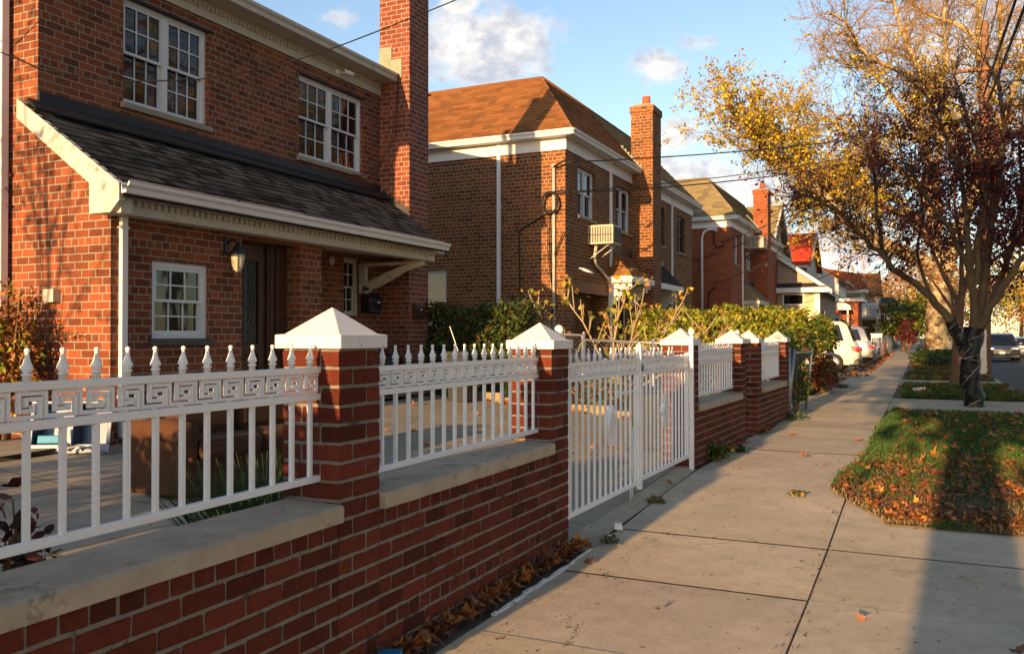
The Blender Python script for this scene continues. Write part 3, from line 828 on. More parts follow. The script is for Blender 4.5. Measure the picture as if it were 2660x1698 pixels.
part(TS, 'side_wall', 'brick1', f, H, uo=(.05, 0))
LW = (6.51, 7.30, 1.49, 2.31)
def f(b):
    wall_faces(b, 6.0, 7.83, 0, 2.8, [LW], .09)
    b.quad((7.83, 0, 2.68), (8.892, 0, 2.68), (8.892, 0, 2.8), (7.83, 0, 2.8)); b.quad((7.83, 0, 2.68), (8.892, 0, 2.68), (8.892, .5, 2.68), (7.83, .5, 2.68)); b.quad((7.83, 0, 0), (7.83, .5, 0), (7.83, .5, 2.68), (7.83, 0, 2.68))
part(TP, 'porch_wall', 'brick1', f, H)
def f(b):
    b.box(8.892, 9.33, 0, 1.095, 0, 2.8)
part(TP, 'porch_pier', 'brick1', f, H, uo=(.11, .0))
def f(b):
    b.box(7.83, 8.89, .5, 1.0, 2.68, 2.9)
part(TP, 'porch_ceiling', 'trim', lambda b: b.box(7.8, 12.3, -.2, 1.09, 2.86, 2.9), H)
part(TP, 'porch_step', 'concd', lambda b: b.box(7.84, 8.88, -.0, .9, .3, .52), H)
# chimney
CT = 7.85
def f(b):
    b.box(12.33, 12.95, -.60, .0, 0, CT); b.box(12.30, 12.98, -.63, .03, CT + .003, CT + .12)
ch = part(TF, 'chimney', 'brick4', f, H, uo=(.03, 0))
part(TF, 'chimney_pot', 'terra', lambda b: b.lathe([(.13, 0), (.12, .3), (.14, .32), (.14, .36)], (12.62, -.3, CT + .12)), ch)
part(TF, 'chimney_flashing', 'verdigris', lambda b: (b.box(12.315, 12.33, -.45, .0, 5.9, 6.22), b.box(12.312, 12.316, -.25, .0, 6.22, 6.45)), ch)
for u, w in ((W1, 'a'), (W2, 'b')):
    window(H, TF, *u, cols=2, nx=3, ny=2, rec=.06, sill='sill')
    part(TF, 'lintel', 'flash', lambda b: b.box(u[0] - .06, u[1] + .08, -.02, .05, u[3] - .002, u[3] + .02), H)
window(H, TF, *W3, cols=1, nx=2, ny=2, rec=.06, sill=None, frame='trim')
window(H, TP, *LW, cols=1, nx=3, ny=2, rec=.03, sill='stone', fw=.06)
# door with leaded oval glass set back in the porch
dt = part(TP, 'door', 'wood', lambda b: (b.box(7.84, 8.88, .36, .40, .52, 2.66),), H)
def f(b):
    for a, c, z0, z1 in ((7.84, 7.96, .52, 2.67), (8.44, 8.56, .52, 2.67), (7.96, 8.44, .52, .72), (7.96, 8.44, 1.30, 1.42), (7.96, 8.44, 2.45, 2.67)):
        b.box(a, c, .29, .355, z0, z1)
    b.box(8.56, 8.70, .25, .36, .52, 2.67); b.box(8.70, 8.885, .22, .36, .52, 2.67); b.box(8.60, 8.63, .235, .25, .52, 2.67); b.box(8.80, 8.84, .205, .22, .52, 2.67)
    b.box(8.03, 8.37, .315, .345, .8, 1.22)
part(TP, 'door_frame', 'wood', f, dt, bevel=.006)
part(TP, 'door_glass', 'dglass', lambda b: b.box(7.96, 8.44, .315, .33, 1.42, 2.45), dt)
def f(b):
    c = (8.22, 1.95)
    for rx, rz in ((.16, .42), (.10, .30)):
        P = [(c[0] + rx * math.cos(a * PI / 12), .308, c[1] + rz * math.sin(a * PI / 12)) for a in range(25)]
        b.tube(P, .004, 5)
    for k in range(-3, 4): b.tube([(7.97, .308, c[1] + k * .12), (8.43, .308, c[1] - k * .12)], .0025, 4)
    b.tube([(8.22, .305, 1.45), (8.22, .305, 2.43)], .004, 4)
part(TP, 'leaded_cames', 'steel', f, dt)
# upper eave
part(TF, 'frieze', 'trim', lambda b: (b.box(5.9, 12.32, -.03, .01, 5.63, 5.80), b.box(5.9, 12.32, -.045, -.03, 5.79, 5.83)), H)
dentils(H, TF, 5.92, 12.3, 5.735, 5.785, -.03, p=.075, w=.038, d=.025)
part(TF, 'soffit', 'trim', lambda b: b.box(5.75, 12.32, -.33, .0, 5.832, 5.86), H)
gutter(H, TF, 5.7, 12.32, 5.955, -.30, 'trim')
def f(b):
    b.add([(5.65, -.3, 5.93), (13.6, -.3, 5.93), (13.6, 4.5, 7.2), (5.65, 4.5, 7.2), (5.65, 9, 5.9), (13.6, 9, 5.9)], [(0, 1, 2, 3), (3, 2, 5, 4), (0, 3, 4), (1, 5, 2)])
part(TF, 'main_roof', 'sh_dark', f, H)
part(I @ FY(0, 6), 'eave_return', 'trim', lambda b: b.box(-8.67, -8.35, -.28, .0, 5.64, 5.93), H)
# porch roof
sl = math.atan2(3.93 - 2.95, 8.34 - 6.86); ln = math.hypot(3.93 - 2.95, 8.34 - 6.86)
PR = part(I, 'porch_roof', 'sh_dark', lambda b: b.add([(-8.36, 5.82, 3.90), (-8.36, 12.33, 3.90), (-7.78, 12.33, 3.52), (-7.3, 12.18, 3.21), (-6.87, 12.02, 2.935), (-6.87, 5.82, 2.935), (-8.36, 5.82, 3.80), (-8.36, 12.33, 3.80), (-6.87, 12.02, 2.86), (-6.87, 5.82, 2.86)], [(0, 1, 2, 3, 4, 5), (6, 9, 8, 7), (5, 4, 8, 9), (0, 5, 9, 6)]), H)
c_, s_ = math.cos(sl), math.sin(sl)
def ur(t):
    x = t
    e = 12.33 if t < .38 else 12.33 - (t - .38) * .5
    return (5.80, e)
o = shingles(PR, 'shingle_courses', 'sh_dark', Vector((-8.355, 0, 3.935)), (0, 1, 0), (c_, 0, -s_), 13, ln, ur, w=.19, thick=.009, var=.85, seed=3)
for v in o.data.vertices: v.co = I @ v.co
part(I, 'roof_flashing', 'flash', lambda b: (b.box(-8.353, -8.325, 6.0, 12.33, 3.86, 4.09), b.add([(-8.33, 5.86, 3.945), (-8.33, 12.33, 3.945), (-8.12, 12.33, 3.82), (-8.12, 5.82, 3.82), (-8.33, 5.86, 3.99), (-8.33, 12.33, 3.99), (-8.11, 12.33, 3.842), (-8.11, 5.80, 3.842)], [(4, 5, 6, 7), (7, 6, 2, 3), (0, 4, 7, 3)])), PR)
def f(b):
    for k in range(6): x = -8.3 + k * .09; b.box(x, x + .089, 12.318, 12.329, 3.93 - .66 * (x + .09 + 8.34) - .02, 3.93 - .66 * (x + 8.34) + .09)
part(I, 'step_flashing', 'lead', f, PR)
# rake board with peeling paint and boxed return
def f(b):
    b.add([(x, y, z) for y in (5.80, 5.86) for (x, z) in ((-8.40, 3.97), (-6.90, 2.985), (-6.90, 2.82), (-7.02, 2.71), (-7.31, 2.71), (-7.31, 3.01), (-8.40, 3.765))],
          [(0, 1, 2, 3, 4, 5, 6), (13, 12, 11, 10, 9, 8, 7)] + [(i, 7 + i, 7 + (i + 1) % 7, (i + 1) % 7) for i in range(7)])
    b.box(-7.245, -6.95, 5.865, 6.0, 2.71, 2.86)
part(I, 'rake_board', 'trim', f, PR)
gutter(PR, I @ FX(-6.87), 5.80, 12.02, 2.99, 0, 'trimw', h=.105, d=.11)
for a, c in ((5.9, 7.35), (7.4, 8.5), (9.9, 11.0), (11.02, 12.0)): part(I, 'gutter_guard', 'trimw', lambda b: b.add([(-6.99, a, 2.992), (-6.99, c, 2.992), (-6.86, c, 3.03), (-6.86, a, 3.03)], [(0, 1, 2, 3)]), PR)
part(I @ FX(-7.06), 'frieze', 'trim', lambda b: (b.box(5.9, 12.0, 0, .19, 2.72, 2.875), b.box(5.9, 12.03, -.02, .0, 2.862, 2.89)), PR)
part(I @ FX(-7.06), 'soffit', 'trim', lambda b: b.box(5.87, 12.0, -.19, 0, 2.892, 2.91), PR)
dentils(PR, I @ FX(-7.06), 5.95, 12.0, 2.805, 2.860, 0, p=.085, w=.045, d=.035)
# scroll bracket under the far end of the porch roof
def f(b):
    P = [(-8.33, 2.72), (-7.12, 2.72), (-7.12, 2.66), (-7.22, 2.62), (-7.42, 2.58), (-7.52, 2.53), (-7.56, 2.50), (-7.7, 2.42), (-7.86, 2.37), (-7.98, 2.34), (-8.0, 2.31), (-8.05, 2.31), (-8.05, 2.27), (-8.10, 2.27), (-8.10, 2.23), (-8.2, 2.23)]
    b.prism([P[0]] + P[1:] + [(-8.33, 2.23)], 1, 11.62, 11.70)
bk = MB(I)
def strip(b, P, Q, y0, y1):
    n = len(P)
    for i in range(n - 1):
        pts = [(P[i][0], y, P[i][1]) for y in (y0, y1)] + [(P[i + 1][0], y, P[i + 1][1]) for y in (y0, y1)] + [(Q[i][0], y, Q[i][1]) for y in (y0, y1)] + [(Q[i + 1][0], y, Q[i + 1][1]) for y in (y0, y1)]
        b.add(pts, [(0, 2, 6, 4), (1, 5, 7, 3), (0, 1, 3, 2), (4, 6, 7, 5)] + ([(0, 4, 5, 1)] if i == 0 else []) + ([(2, 3, 7, 6)] if i == n - 2 else []))
strip(bk, [(-8.22, 2.38), (-8.05, 2.46), (-7.8, 2.55), (-7.5, 2.65), (-7.15, 2.70)], [(-8.30, 2.24), (-8.02, 2.30), (-7.78, 2.40), (-7.45, 2.56), (-7.12, 2.64)], 11.72, 11.80)
bk.box(-8.345, -8.22, 11.72, 11.80, 2.22, 2.715); bk.box(-8.22, -7.12, 11.722, 11.798, 2.66, 2.715)
bk.box(-8.22, -8.14, 11.72, 11.80, 2.245, 2.31)
bk.build('roof_bracket', 'trim', PR, bevel=.004)
pipe(H, TP, 6.13, -.0, .5, 2.92, w=.075)
part(I @ FY(0, 5.9), 'corner_downspout', 'trimw', lambda b: b.box(-8.89, -8.75, -.03, .06, .3, 8), H, bevel=.01)
# wall fittings on the sunlit side
tag_ = [(-8.16, -7.96, 1.86, 2.0)]
def smallthing(name, label, cat, T, fn, mat, loc, bevel=.004, group=None):
    b = MB(T); fn(b); o = b.build(name, mat, None, bevel=bevel); tag(o, label, cat, group)
    # put the origin at the thing
    v = Vector(loc); o.data.transform(Matrix.Translation(-v)); o.location = v
    return o
smallthing('junction_box', 'beige electrical box on the sunlit side wall of the nearest house', 'electrical box', FY(0, 6.0), lambda b: b.box(-8.15, -7.985, -.085, 0, 1.865, 2.0), 'beige', (-8.07, 5.96, 1.87))
def f(b):
    b.lathe([(.115, 0), (.115, -.02), (.09, -.03), (.0, -.03)], (-8.55, 0, 1.17), 20, axis='y')
vt = thing('wall_vent', 'round perforated vent cover low on the sunlit side wall', 'vent', (-8.55, 6.0, 1.05))
b = MB(Matrix.Translation((8.55, -6, -1.05)) @ FY(0, 6.0)); f(b); b.build('cover', 'beige', vt)
b = MB(Matrix.Translation((8.55, -6, -1.05)) @ FY(0, 6.0))
for i in range(-3, 4):
    for j in range(-3, 4):
        if i * i + j * j < 10: b.lathe([(.009, 0), (.009, -.002)], (-8.55 + i * .022, -.031, 1.17 + j * .022), 8, axis='y')
b.build('vent_hole', 'black', vt)
# porch lamp
lt = thing('wall_lantern', 'black wall lantern with frosted glass beside the front door', 'lantern', (-7.25, 7.62, 2.3))
LI = Matrix.Translation((7.25, -7.62, -2.3)) @ FX(-7.25)
def lp(n, m, fn, bevel=0):
    b = MB(LI); fn(b); return b.build(n, m, lt, bevel=bevel)
lp('backplate', 'black', lambda b: b.box(7.53, 7.60, -.03, 0, 2.47, 2.66), .006)
lp('arm', 'black', lambda b: b.tube([(7.565, -.02, 2.58), (7.57, -.08, 2.63), (7.58, -.15, 2.62), (7.58, -.17, 2.58)], .013))
lp('hood', 'black', lambda b: b.lathe([(.005, .13), (.03, .11), (.05, .07), (.092, .0), (.095, -.012), (.08, -.014)], (7.58, -.17, 2.47), 8))
lp('glass_shade', 'lampg', lambda b: b.lathe([(.078, 0), (.078, -.03), (.066, -.12), (.045, -.18), (.02, -.205)], (7.58, -.17, 2.458), 14))
def f(b):
    for k in range(4):
        a = PI / 4 + k * PI / 2; b.tube([(7.58 + r_ * math.cos(a), -.17 + r_ * math.sin(a), 2.458 + z) for r_, z in ((.086, 0), (.085, -.04), (.072, -.12), (.05, -.19), (.01, -.235))], .0045, 5)
    b.lathe([(.012, 0), (.016, -.015), (.004, -.04)], (7.58, -.17, 2.235), 8)
lp('cage', 'black', f)
# letterboxes
mt = thing('mailbox', 'large black mailbox with silver front and a flyer in it, on the porch back wall', 'mailbox', (-8.35, 12.0, 1.9))
MI = Matrix.Translation((8.35, -12.0, -1.9)) @ FX(-8.35)
def mp(n, m, fn, bevel=.004):
    b = MB(MI); fn(b); return b.build(n, m, mt, bevel=bevel)
mp('body', 'black', lambda b: b.prism([(0, 1.90), (-.15, 1.90), (-.17, 1.96), (-.17, 2.14), (-.12, 2.22), (0, 2.24)], 0, 11.78, 12.14))
mp('lid', 'steel', lambda b: b.add([(11.80, -.174, 2.13), (12.12, -.174, 2.13), (12.12, -.128, 2.205), (11.80, -.128, 2.205), (11.80, -.18, 2.11), (12.12, -.18, 2.11)], [(0, 1, 2, 3), (4, 5, 1, 0)]), 0)
mp('front_trim', 'steel', lambda b: b.box(11.82, 12.10, -.178, -.15, 1.92, 1.955), 0)
mp('name_plate', 'trimw', lambda b: b.box(12.02, 12.10, -.176, -.168, 2.07, 2.09), 0)
fl = mp('flyer', 'trimw', lambda b: b.add([(11.80, -.06, 2.2), (11.93, -.06, 2.22), (11.95, -.03, 2.38), (11.83, -.03, 2.36)], [(0, 1, 2, 3)]), 0)
mp('flyer_print', 'red', lambda b: b.add([(11.85, -.066, 2.28), (11.938, -.066, 2.29), (11.945, -.036, 2.34), (11.85, -.036, 2.33)], [(0, 1, 2, 3)]), 0)
mt = thing('mailbox', 'small bronze mailbox with sloping lid on the chimney breast', 'mailbox', (-7.75, 12.5, 1.8))
MI = Matrix.Translation((7.75, -12.5, -1.8)) @ FX(-7.75)
mp('body', 'wood', lambda b: b.prism([(0, 1.80), (-.08, 1.80), (-.09, 2.02), (0, 2.08)], 0, 12.42, 12.70))
mp('name_plate', 'trimw', lambda b: b.box(12.56, 12.61, -.088, -.08, 1.95, 1.99), 0)
sb = smallthing('round_plate', 'round beige cover plate high on the porch back wall', 'cover plate', FX(-8.35), lambda b: b.lathe([(.075, 0), (.075, -.02), (.06, -.03)], (10.99, 0, 2.70), 18, axis='y'), 'beige', (-8.35, 10.99, 2.66), 0)
cm = thing('security_camera', 'white security camera under the upper eave of the nearest house', 'camera', (-8.35, 11.3, 5.68))
CI = Matrix.Translation((8.35, -11.3, -5.68)) @ FX(-8.35)
b = MB(CI); b.tube([(11.1, -.04, 5.70), (11.16, -.14, 5.70)], .012); b.box(11.05, 11.14, -.05, -.03, 5.66, 5.74); b.build('mount', 'trimw', cm)
b = MB(CI); b.tube([(11.13, -.14, 5.72), (11.27, -.22, 5.68)], .034, 12); b.build('housing', 'trimw', cm)
b = MB(CI); b.tube([(11.271, -.2205, 5.6797), (11.278, -.2245, 5.6777)], .026, 12); b.build('lens', 'black', cm)
# creeping vine on the corner
def cable(name, label, pts, r=.008, sag=0, n=24, group=None, parent=None, mat='wire'):
    P = []
    for a, c in zip(pts, pts[1:]):
        a, c = Vector(a), Vector(c)
        for i in range(n):
            t = i / n; p = a.lerp(c, t); p.z -= 4 * sag * t * (1 - t) * (c - a).length; P.append(p)
    P.append(Vector(pts[-1]))
    b = MB(); b.tube(P, r, 6)
    o = b.build(name, mat, parent)
    if parent is None: tag(o, label, 'cable', group)
    return o
cable('chimney_cable', 'loop of black cable hanging down beside the chimney of the nearest house', [(-7.94, 12.28, 5.95), (-7.9, 12.2, 5.3), (-7.93, 12.18, 4.9), (-8.1, 12.0, 4.4), (-8.3, 11.75, 4.16), (-8.3, 11.5, 4.15)], .009, .02)
cable('chimney_cable', 'second thinner black cable against the side of the chimney', [(-7.96, 12.3, 5.95), (-8.0, 12.28, 5.2), (-8.05, 12.2, 4.75), (-8.2, 12.1, 4.35), (-8.3, 11.9, 4.15)], .006, .01)

# ---- second and third house: same plan
def hip_house(Y0, X, lbl, brick, roofA, roofB, ol, chim_top, split, det):
    h = thing('brick_house', lbl, 'house', (X, Y0, 0))
    I = Matrix.Translation((-X, -Y0, 0)); L = 11.55
    TFr = I @ FX(X, Y0); TSd = I @ FY(X, Y0)
    holes = det['holes']
    part(TFr, 'front_wall', brick, lambda b: wall_faces(b, 0, L, .3, 5.9, holes, .1), h, uo=(.02, 0))
    part(TSd, 'side_wall', brick, lambda b: (wall_faces(b, -12, 0, .3, 5.9, det.get('sh', []), .1),), h, uo=(.04, 0))
    part(I @ FX(X, Y0), 'far_wall', brick, lambda b: b.quad((L, 0, .3), (L, 12, .3), (L, 12, 5.9), (L, 0, 5.9)), h)
    # frieze and gutters
    part(TFr, 'frieze', 'trimw', lambda b: b.box(-.03, L + .03, -.03, .01, 5.58, 5.84), h)
    part(TSd, 'frieze', 'trimw', lambda b: b.box(-12, .03, -.031, .01, 5.579, 5.841), h)
    part(TFr, 'soffit', 'trimw', lambda b: b.box(-.28, L + .28, -.28, 0, 5.843, 5.86), h)
    part(TSd, 'soffit', 'trimw', lambda b: b.box(-12, -.001, -.28, 0, 5.844, 5.861), h)
    gutter(h, TFr, -.3, 4.98, 5.96, -.22); gutter(h, TFr, 5.42, L + .3, 5.96, -.22); gutter(h, TSd, -12, .3, 5.961, -.221)
    e = .26; az_, bx, by, zr = 5.95, 1.55, 2.0, 7.75      # roof: eave height, setbacks, ridge height
    A = [(-e, -e), (L + e, -e), (L + e, 12), (-e, 12)]
    r = part(TFr, 'roof', roofA, lambda b: b.add([(-e, -e, az_), (L + e, -e, az_), (L + e - 1.9, bx - e, zr - .02), (by - e, bx - e, zr - .02), (by - e, 12, zr - .02), (-e, 12, az_), (L + e, 12, az_), (L + e - 1.9, 12, zr - .02)],
                                             [(0, 1, 2, 3), (0, 3, 4, 5), (1, 6, 7, 2), (3, 2, 7, 4)]), h)
    Lf = math.hypot(bx, zr - az_); dz = (zr - az_) / Lf
    # front slope, world: U = +Y, D = down and outwards (+X)
    def shg(nm, mat, O, U, D, n, LL, ur, seed):
        o = shingles(r, nm, mat, O, U, D, n, LL, ur, w=.26, thick=.02, var=.26, seed=seed)
        o.data.transform(I)
    top = Vector((X - bx + e, Y0, zr + .01))
    s0 = split
    shg('shingle_courses', roofA, top, (0, 1, 0), (bx / Lf, 0, -dz), 17, Lf, lambda t: (by - e - t * by, s0), 5)
    shg('shingle_courses', roofB, top, (0, 1, 0), (bx / Lf, 0, -dz), 17, Lf, lambda t: (s0, L + e - 1.9 + t * 1.9), 6)
    Ls = math.hypot(by, zr - az_); dzs = (zr - az_) / Ls
    o_ = Vector((X, Y0 + by - e, zr + .01))
    # slightly rising ridge towards the back is carried by the sheet below
    shg('shingle_courses', roofA, o_, (1, 0, 0), (0, -by / Ls, -dzs), 19, Ls, lambda t: (-12, -bx + e + t * bx), 7)
    # hip cap
    hp = MB(I)
    a, c = Vector((X - bx + e, Y0 + by - e, zr + .03)), Vector((X + e, Y0 - e, az_ + .03))
    n = 14
    for k in range(n):
        p, q = a.lerp(c, k / n), a.lerp(c, (k + 1.12) / n)
        for w1, w2 in (((0, .13, -.06), (0, 0, .012)), ((0, 0, .012), (-.14, 0, -.06))):
            sx_ = rc((1.05, 1.05, 1.05), .15)
            P1, P2 = Vector(w1), Vector(w2)
            up = Vector((0, 0, .006 + .012))
            hp.add([tuple(p + P1), tuple(p + P2), tuple(q + P2 + up), tuple(q + P1 + up)], [(0, 1, 2, 3)], sx_)
    hp.build('hip_cap', roofA, r)
    part(I, 'ridge_cap', roofA, lambda b: b.tube([(X - 12, Y0 + by - e, zr + .02), (X - bx + e, Y0 + by - e, zr + .02)], .05, 6), r)
    part(I, 'ridge_cap', roofA, lambda b: b.tube([(X - bx + e, Y0 + by - e, zr + .02), (X - bx + e, Y0 + L + e - 1.9, zr + .02)], .045, 6), r)
    # chimney
    c0, c1, cx = 4.73, 5.53, .60
    k = part(TFr, 'chimney', brick, lambda b: (b.box(c0, c1, -cx, 0, .3, chim_top - .25), b.box(c0 - .03, c1 + .03, -cx - .03, .03, chim_top - .25, chim_top - .08)), h, uo=(.06, .02))
    part(TFr, 'chimney_crown', 'cement', lambda b: b.add([(c0 - .02, -cx - .02, chim_top - .08), (c1 + .02, -cx - .02, chim_top - .08), (c1 + .02, .02, chim_top - .08), (c0 - .02, .02, chim_top - .08), (c0 + .1, -cx + .1, chim_top), (c1 - .1, -cx + .1, chim_top), (c1 - .1, -.1, chim_top), (c0 + .1, -.1, chim_top)],
                                                        [(4, 5, 6, 7), (0, 1, 5, 4), (1, 2, 6, 5), (2, 3, 7, 6), (3, 0, 4, 7)]), k)
    part(TFr, 'flue', 'terra', lambda b: b.lathe([(.11, 0), (.11, .24)], ((c0 + c1) / 2 - .08, -.33, chim_top - .01), 14), k)
    part(TFr, 'flue', 'grey', lambda b: b.lathe([(.06, 0), (.06, .16), (.09, .17), (.09, .2)], ((c0 + c1) / 2 + .18, -.28, chim_top - .01), 12), k)
    def f(b):
        for q in range(7): b.box(c0 - .014, c0 - .002, -.30 + q * .085 - .0, .35, 5.95 + q * .09, 6.06 + q * .095)
    part(TFr, 'step_flashing', 'verdigris', f, k)
    for w in det['win']:
        window(h, TFr, *w[:4], cols=w[4], rec=.07, frame=w[5], sill='sill', fw=.05, gl=w[6])
    for w in det.get('sh', []):
        window(h, TSd, *w[:4], cols=1, rec=.07, frame='vinyl', sill=None, gl='glass')
    for u in det['pipes']: pipe(h, TFr, u, -.0, .4, 5.85, w=.075, d=.06)
    for u in det.get('spipes', []): pipe(h, TSd, u, -.0, .6, 5.85, w=.09, d=.06)
    return h, I, TFr, TSd
V = 'vinyl'; BKW = 'black'
h2, I2, F2, S2 = hip_house(17.37, -6.93, 'second brick house with orange brown hip roof and shared chimney', 'brick2', 'sh_org', 'sh_olv', 0, 7.72, 4.85, dict(
    holes=[(.74, 1.90, 4.24, 5.36), (3.46, 4.70, 4.22, 5.36), (6.9, 8.07, 4.22, 5.36), (9.64, 10.58, 4.20, 5.36), (.5, 2.9, .3, 2.72, .5), (3.45, 4.35, .3, 2.62, .15), (4.55, 4.72, 1.2, 2.4), (6.6, 7.4, .3, 2.5, .3)],
    win=[(.74, 1.90, 4.24, 5.36, 2, 'vinyl', 'glass'), (3.46, 4.70, 4.22, 5.36, 2, 'vinyl', 'glass'), (6.9, 8.07, 4.22, 5.36, 2, BKW, 'glass'), (9.64, 10.58, 4.20, 5.36, 2, BKW, 'glass'), (4.55, 4.72, 1.2, 2.4, 1, BKW, 'glass')],
    pipes=[2.98, 8.85], spipes=[-1.60], sh=[(-3.75, -2.97, 1.75, 3.05)]))
part(F2, 'garage_door', 'brownpaint', lambda b: (b.box(.5, 2.9, .42, .48, .3, 2.5), b.box(.42, 2.98, -.01, .3, 2.5, 2.73), *[b.box(.6 + i * .6, 1.1 + i * .6, .405, .42, z, z + .42) for i in range(4) for z in (.5, 1.1, 1.7)]), h2)
part(F2, 'screen_door', 'trimw', lambda b: (b.box(3.47, 3.55, .05, .09, .4, 2.6), b.box(4.25, 4.33, .05, .09, .4, 2.6), b.box(3.55, 4.25, .05, .09, 2.5, 2.6), b.box(3.55, 4.25, .05, .09, 1.3, 1.38)), h2)
part(F2, 'door_glass', 'glass', lambda b: b.box(3.55, 4.25, .06, .08, .4, 2.5), h2)
part(F2, 'house_door', 'wood', lambda b: b.box(6.6, 7.4, .25, .29, .3, 2.5), h2)
def awning(h, T, u0, u1, z0, z1, d, roof, nm='door_canopy', hip=True, br=True, white='trimw', fl='lead', sd=1):
    tri = .45 if hip else 0
    a = part(T, nm, roof, lambda b: b.add([(u0, -d, z0), (u1, -d, z0), (u1, 0, z0), (u0, 0, z0), (u0 + tri, 0, z1), (u1, 0, z1)], [(0, 1, 5, 4), (0, 4, 3), (1, 2, 5)]), h)
    LL = math.hypot(d, z1 - z0)
    o = shingles(a, 'shingle_courses', roof, Vector((0, 0, z1 + .01)), Vector((1, 0, 0)), Vector((0, -d / LL, -(z1 - z0) / LL)), 6, LL, lambda t: (u0 + tri * (1 - t), u1), w=.22, thick=.012, seed=sd)
    o.data.transform(T)
    part(T, 'flashing', fl, lambda b: b.box(u0 + tri - .05, u1, -.03, 0, z1 - .02, z1 + .12), a)
    part(T, 'fascia', white, lambda b: (b.box(u0, u1, -d - .02, -d, z0 - .14, z0 + .01), b.box(u0 - .02, u0, -d - .02, 0, z0 - .14, z0 + .012), b.box(u0, u1, -d, 0, z0 - .03, z0 - .01)), a)
    if hip:
        def f(b):
            u = u0 + .02
            while u < u1: b.box(u, u + .03, -d - .035, -d - .02, z0 - .07, z0 - .02); u += .06
            y = -.03
            while y > -d: b.box(u0 - .035, u0 - .02, y - .06, y, z0 - .07, z0 - .03); y -= .10
        part(T, 'dentil_moulding', white, f, a)
        hp = MB(T); p0, p1 = Vector((u0 + tri, 0, z1 + .02)), Vector((u0, -d, z0 + .02))
        for k in range(6):
            p, q = p0.lerp(p1, k / 6), p0.lerp(p1, (k + 1.1) / 6)
            s = rc((1.2, 1.2, 1.2), .1)
            hp.add([tuple(p + Vector((.16, -.0, -.03))), tuple(p + Vector((0, 0, .02))), tuple(q + Vector((0, 0, .04))), tuple(q + Vector((.16, 0, -.01)))], [(0, 1, 2, 3)], s)
            hp.add([tuple(p + Vector((0, 0, .02))), tuple(p + Vector((0, .14, -.03))), tuple(q + Vector((0, .14, -.01))), tuple(q + Vector((0, 0, .04)))], [(0, 1, 2, 3)], s)
        hp.build('hip_cap', roof, a)
    if br:
        for u in ((u0 + .12, u1 - .25) if hip else (u1 - .35,)):
            bb = MB(T); n = 7
            for k in range(n): bb.box(u, u + .07, -d * (1 - k / n) + .02, -d * (1 - (k + 1) / n) + .02 if k < n - 1 else 0, z0 - .16 - (k + 1) * .085, z0 - .14)
            bb.build('bracket', white, a)
    return a
awning(h2, F2, 2.75, 4.72, 2.97, 3.60, .62, 'sh_org')
awning(h2, F2, 5.55, 7.85, 2.95, 3.62, .62, 'sh_dark', hip=False, fl='verdigris')
ac = thing('air_conditioner', 'cream window air conditioner on brackets on the second house', 'air conditioner', (-6.93, 18.9, 3.6))
AI = Matrix.Translation((6.93, -18.9, -3.6)) @ FX(-6.93)
b = MB(AI); b.box(18.75, 19.35, -.62, 0, 3.64, 4.08); b.build('casing', 'beige', ac, bevel=.01)
b = MB(AI)
for k in range(9): b.box(18.742, 18.752, -.58 + k * .062, -.545 + k * .062, 3.68, 4.04)
for k in range(18): b.box(18.8 + k * .03, 18.812 + k * .03, -.626, -.618, 3.68, 4.04)
b.box(18.74, 18.75, -.6, -.02, 3.84, 3.87); b.build('grille', 'black', ac)
for u in (18.8, 19.3): b = MB(AI); b.tube([(u, -.5, 3.62), (u, 0, 3.28)], .014); b.build('support_bracket', 'beige', ac)
b = MB(AI); b.tube([(18.95, -.14, 3.62), (18.95, -.1, 3.35), (19.1, -.07, 3.2), (20.2, -.06, 2.85)], .04); b.build('drain_pipe', 'conduit', ac)
# electric service mast on the sunlit corner of the second house
sm = thing('service_mast', 'metal conduit mast with coiled cable on the corner of the second house', 'cable mast', (-7.18, 17.3, .5))
SI = Matrix.Translation((7.18, -17.3, -.5))
b = MB(SI); b.tube([(-7.18, 17.31, .9), (-7.18, 17.31, 5.22)], .035); b.lathe([(.05, 0), (.06, .03), (.03, .07)], (-7.18, 17.31, 5.2), 10); b.build('mast', 'conduit', sm)
b = MB(SI)
for k in range(4):
    P = [(-7.24 + (.17 + .012 * k) * math.cos(a * PI / 10), 17.24 - .01 * k, 4.42 + (.2 + .015 * k) * math.sin(a * PI / 10)) for a in range(21)]
    b.tube(P, .011, 5)
b.tube([(-7.4, 17.25, 4.6), (-7.2, 17.22, 4.63), (-6.95, 17.2, 4.66), (-6.75, 17.2, 4.62)], .022)
b.tube([(-7.18, 17.28, 5.2), (-7.0, 17.2, 5.25), (-6.85, 17.2, 5.32), (-6.8, 17.15, 5.22), (-6.6, 17.2, 5.27)], .02)
b.tube([(-7.22, 17.25, 4.3), (-7.27, 17.3, 3.6), (-7.22, 17.3, 2.6)], .012); b.tube([(-7.3, 17.28, 4.3), (-7.32, 17.3, 3.4), (-7.2, 17.3, 2.4)], .009)
b.tube([(-7.2, 17.3, 3.2), (-6.95, 17.28, 3.75), (-6.7, 17.3, 3.75)], .014)
b.tube([(-7.18, 17.28, 2.1), (-7.3, 17.25, 1.8), (-7.8, 17.3, 1.6), (-9.2, 17.3, 1.45)], .028)
b.build('cable_coil', 'wire', sm)
cable('wall_cable', 'black cable running down the side wall of the second house', [(-7.35, 17.33, 4.2), (-7.98, 17.33, 3.88), (-8.03, 17.33, 3.82), (-8.0, 17.33, 2.3), (-8.1, 17.33, 2.2), (-8.2, 17.33, 2.45)], .016)
cm = thing('security_camera', 'small white security camera above the brown garage door', 'camera', (-6.93, 18.2, 2.7))
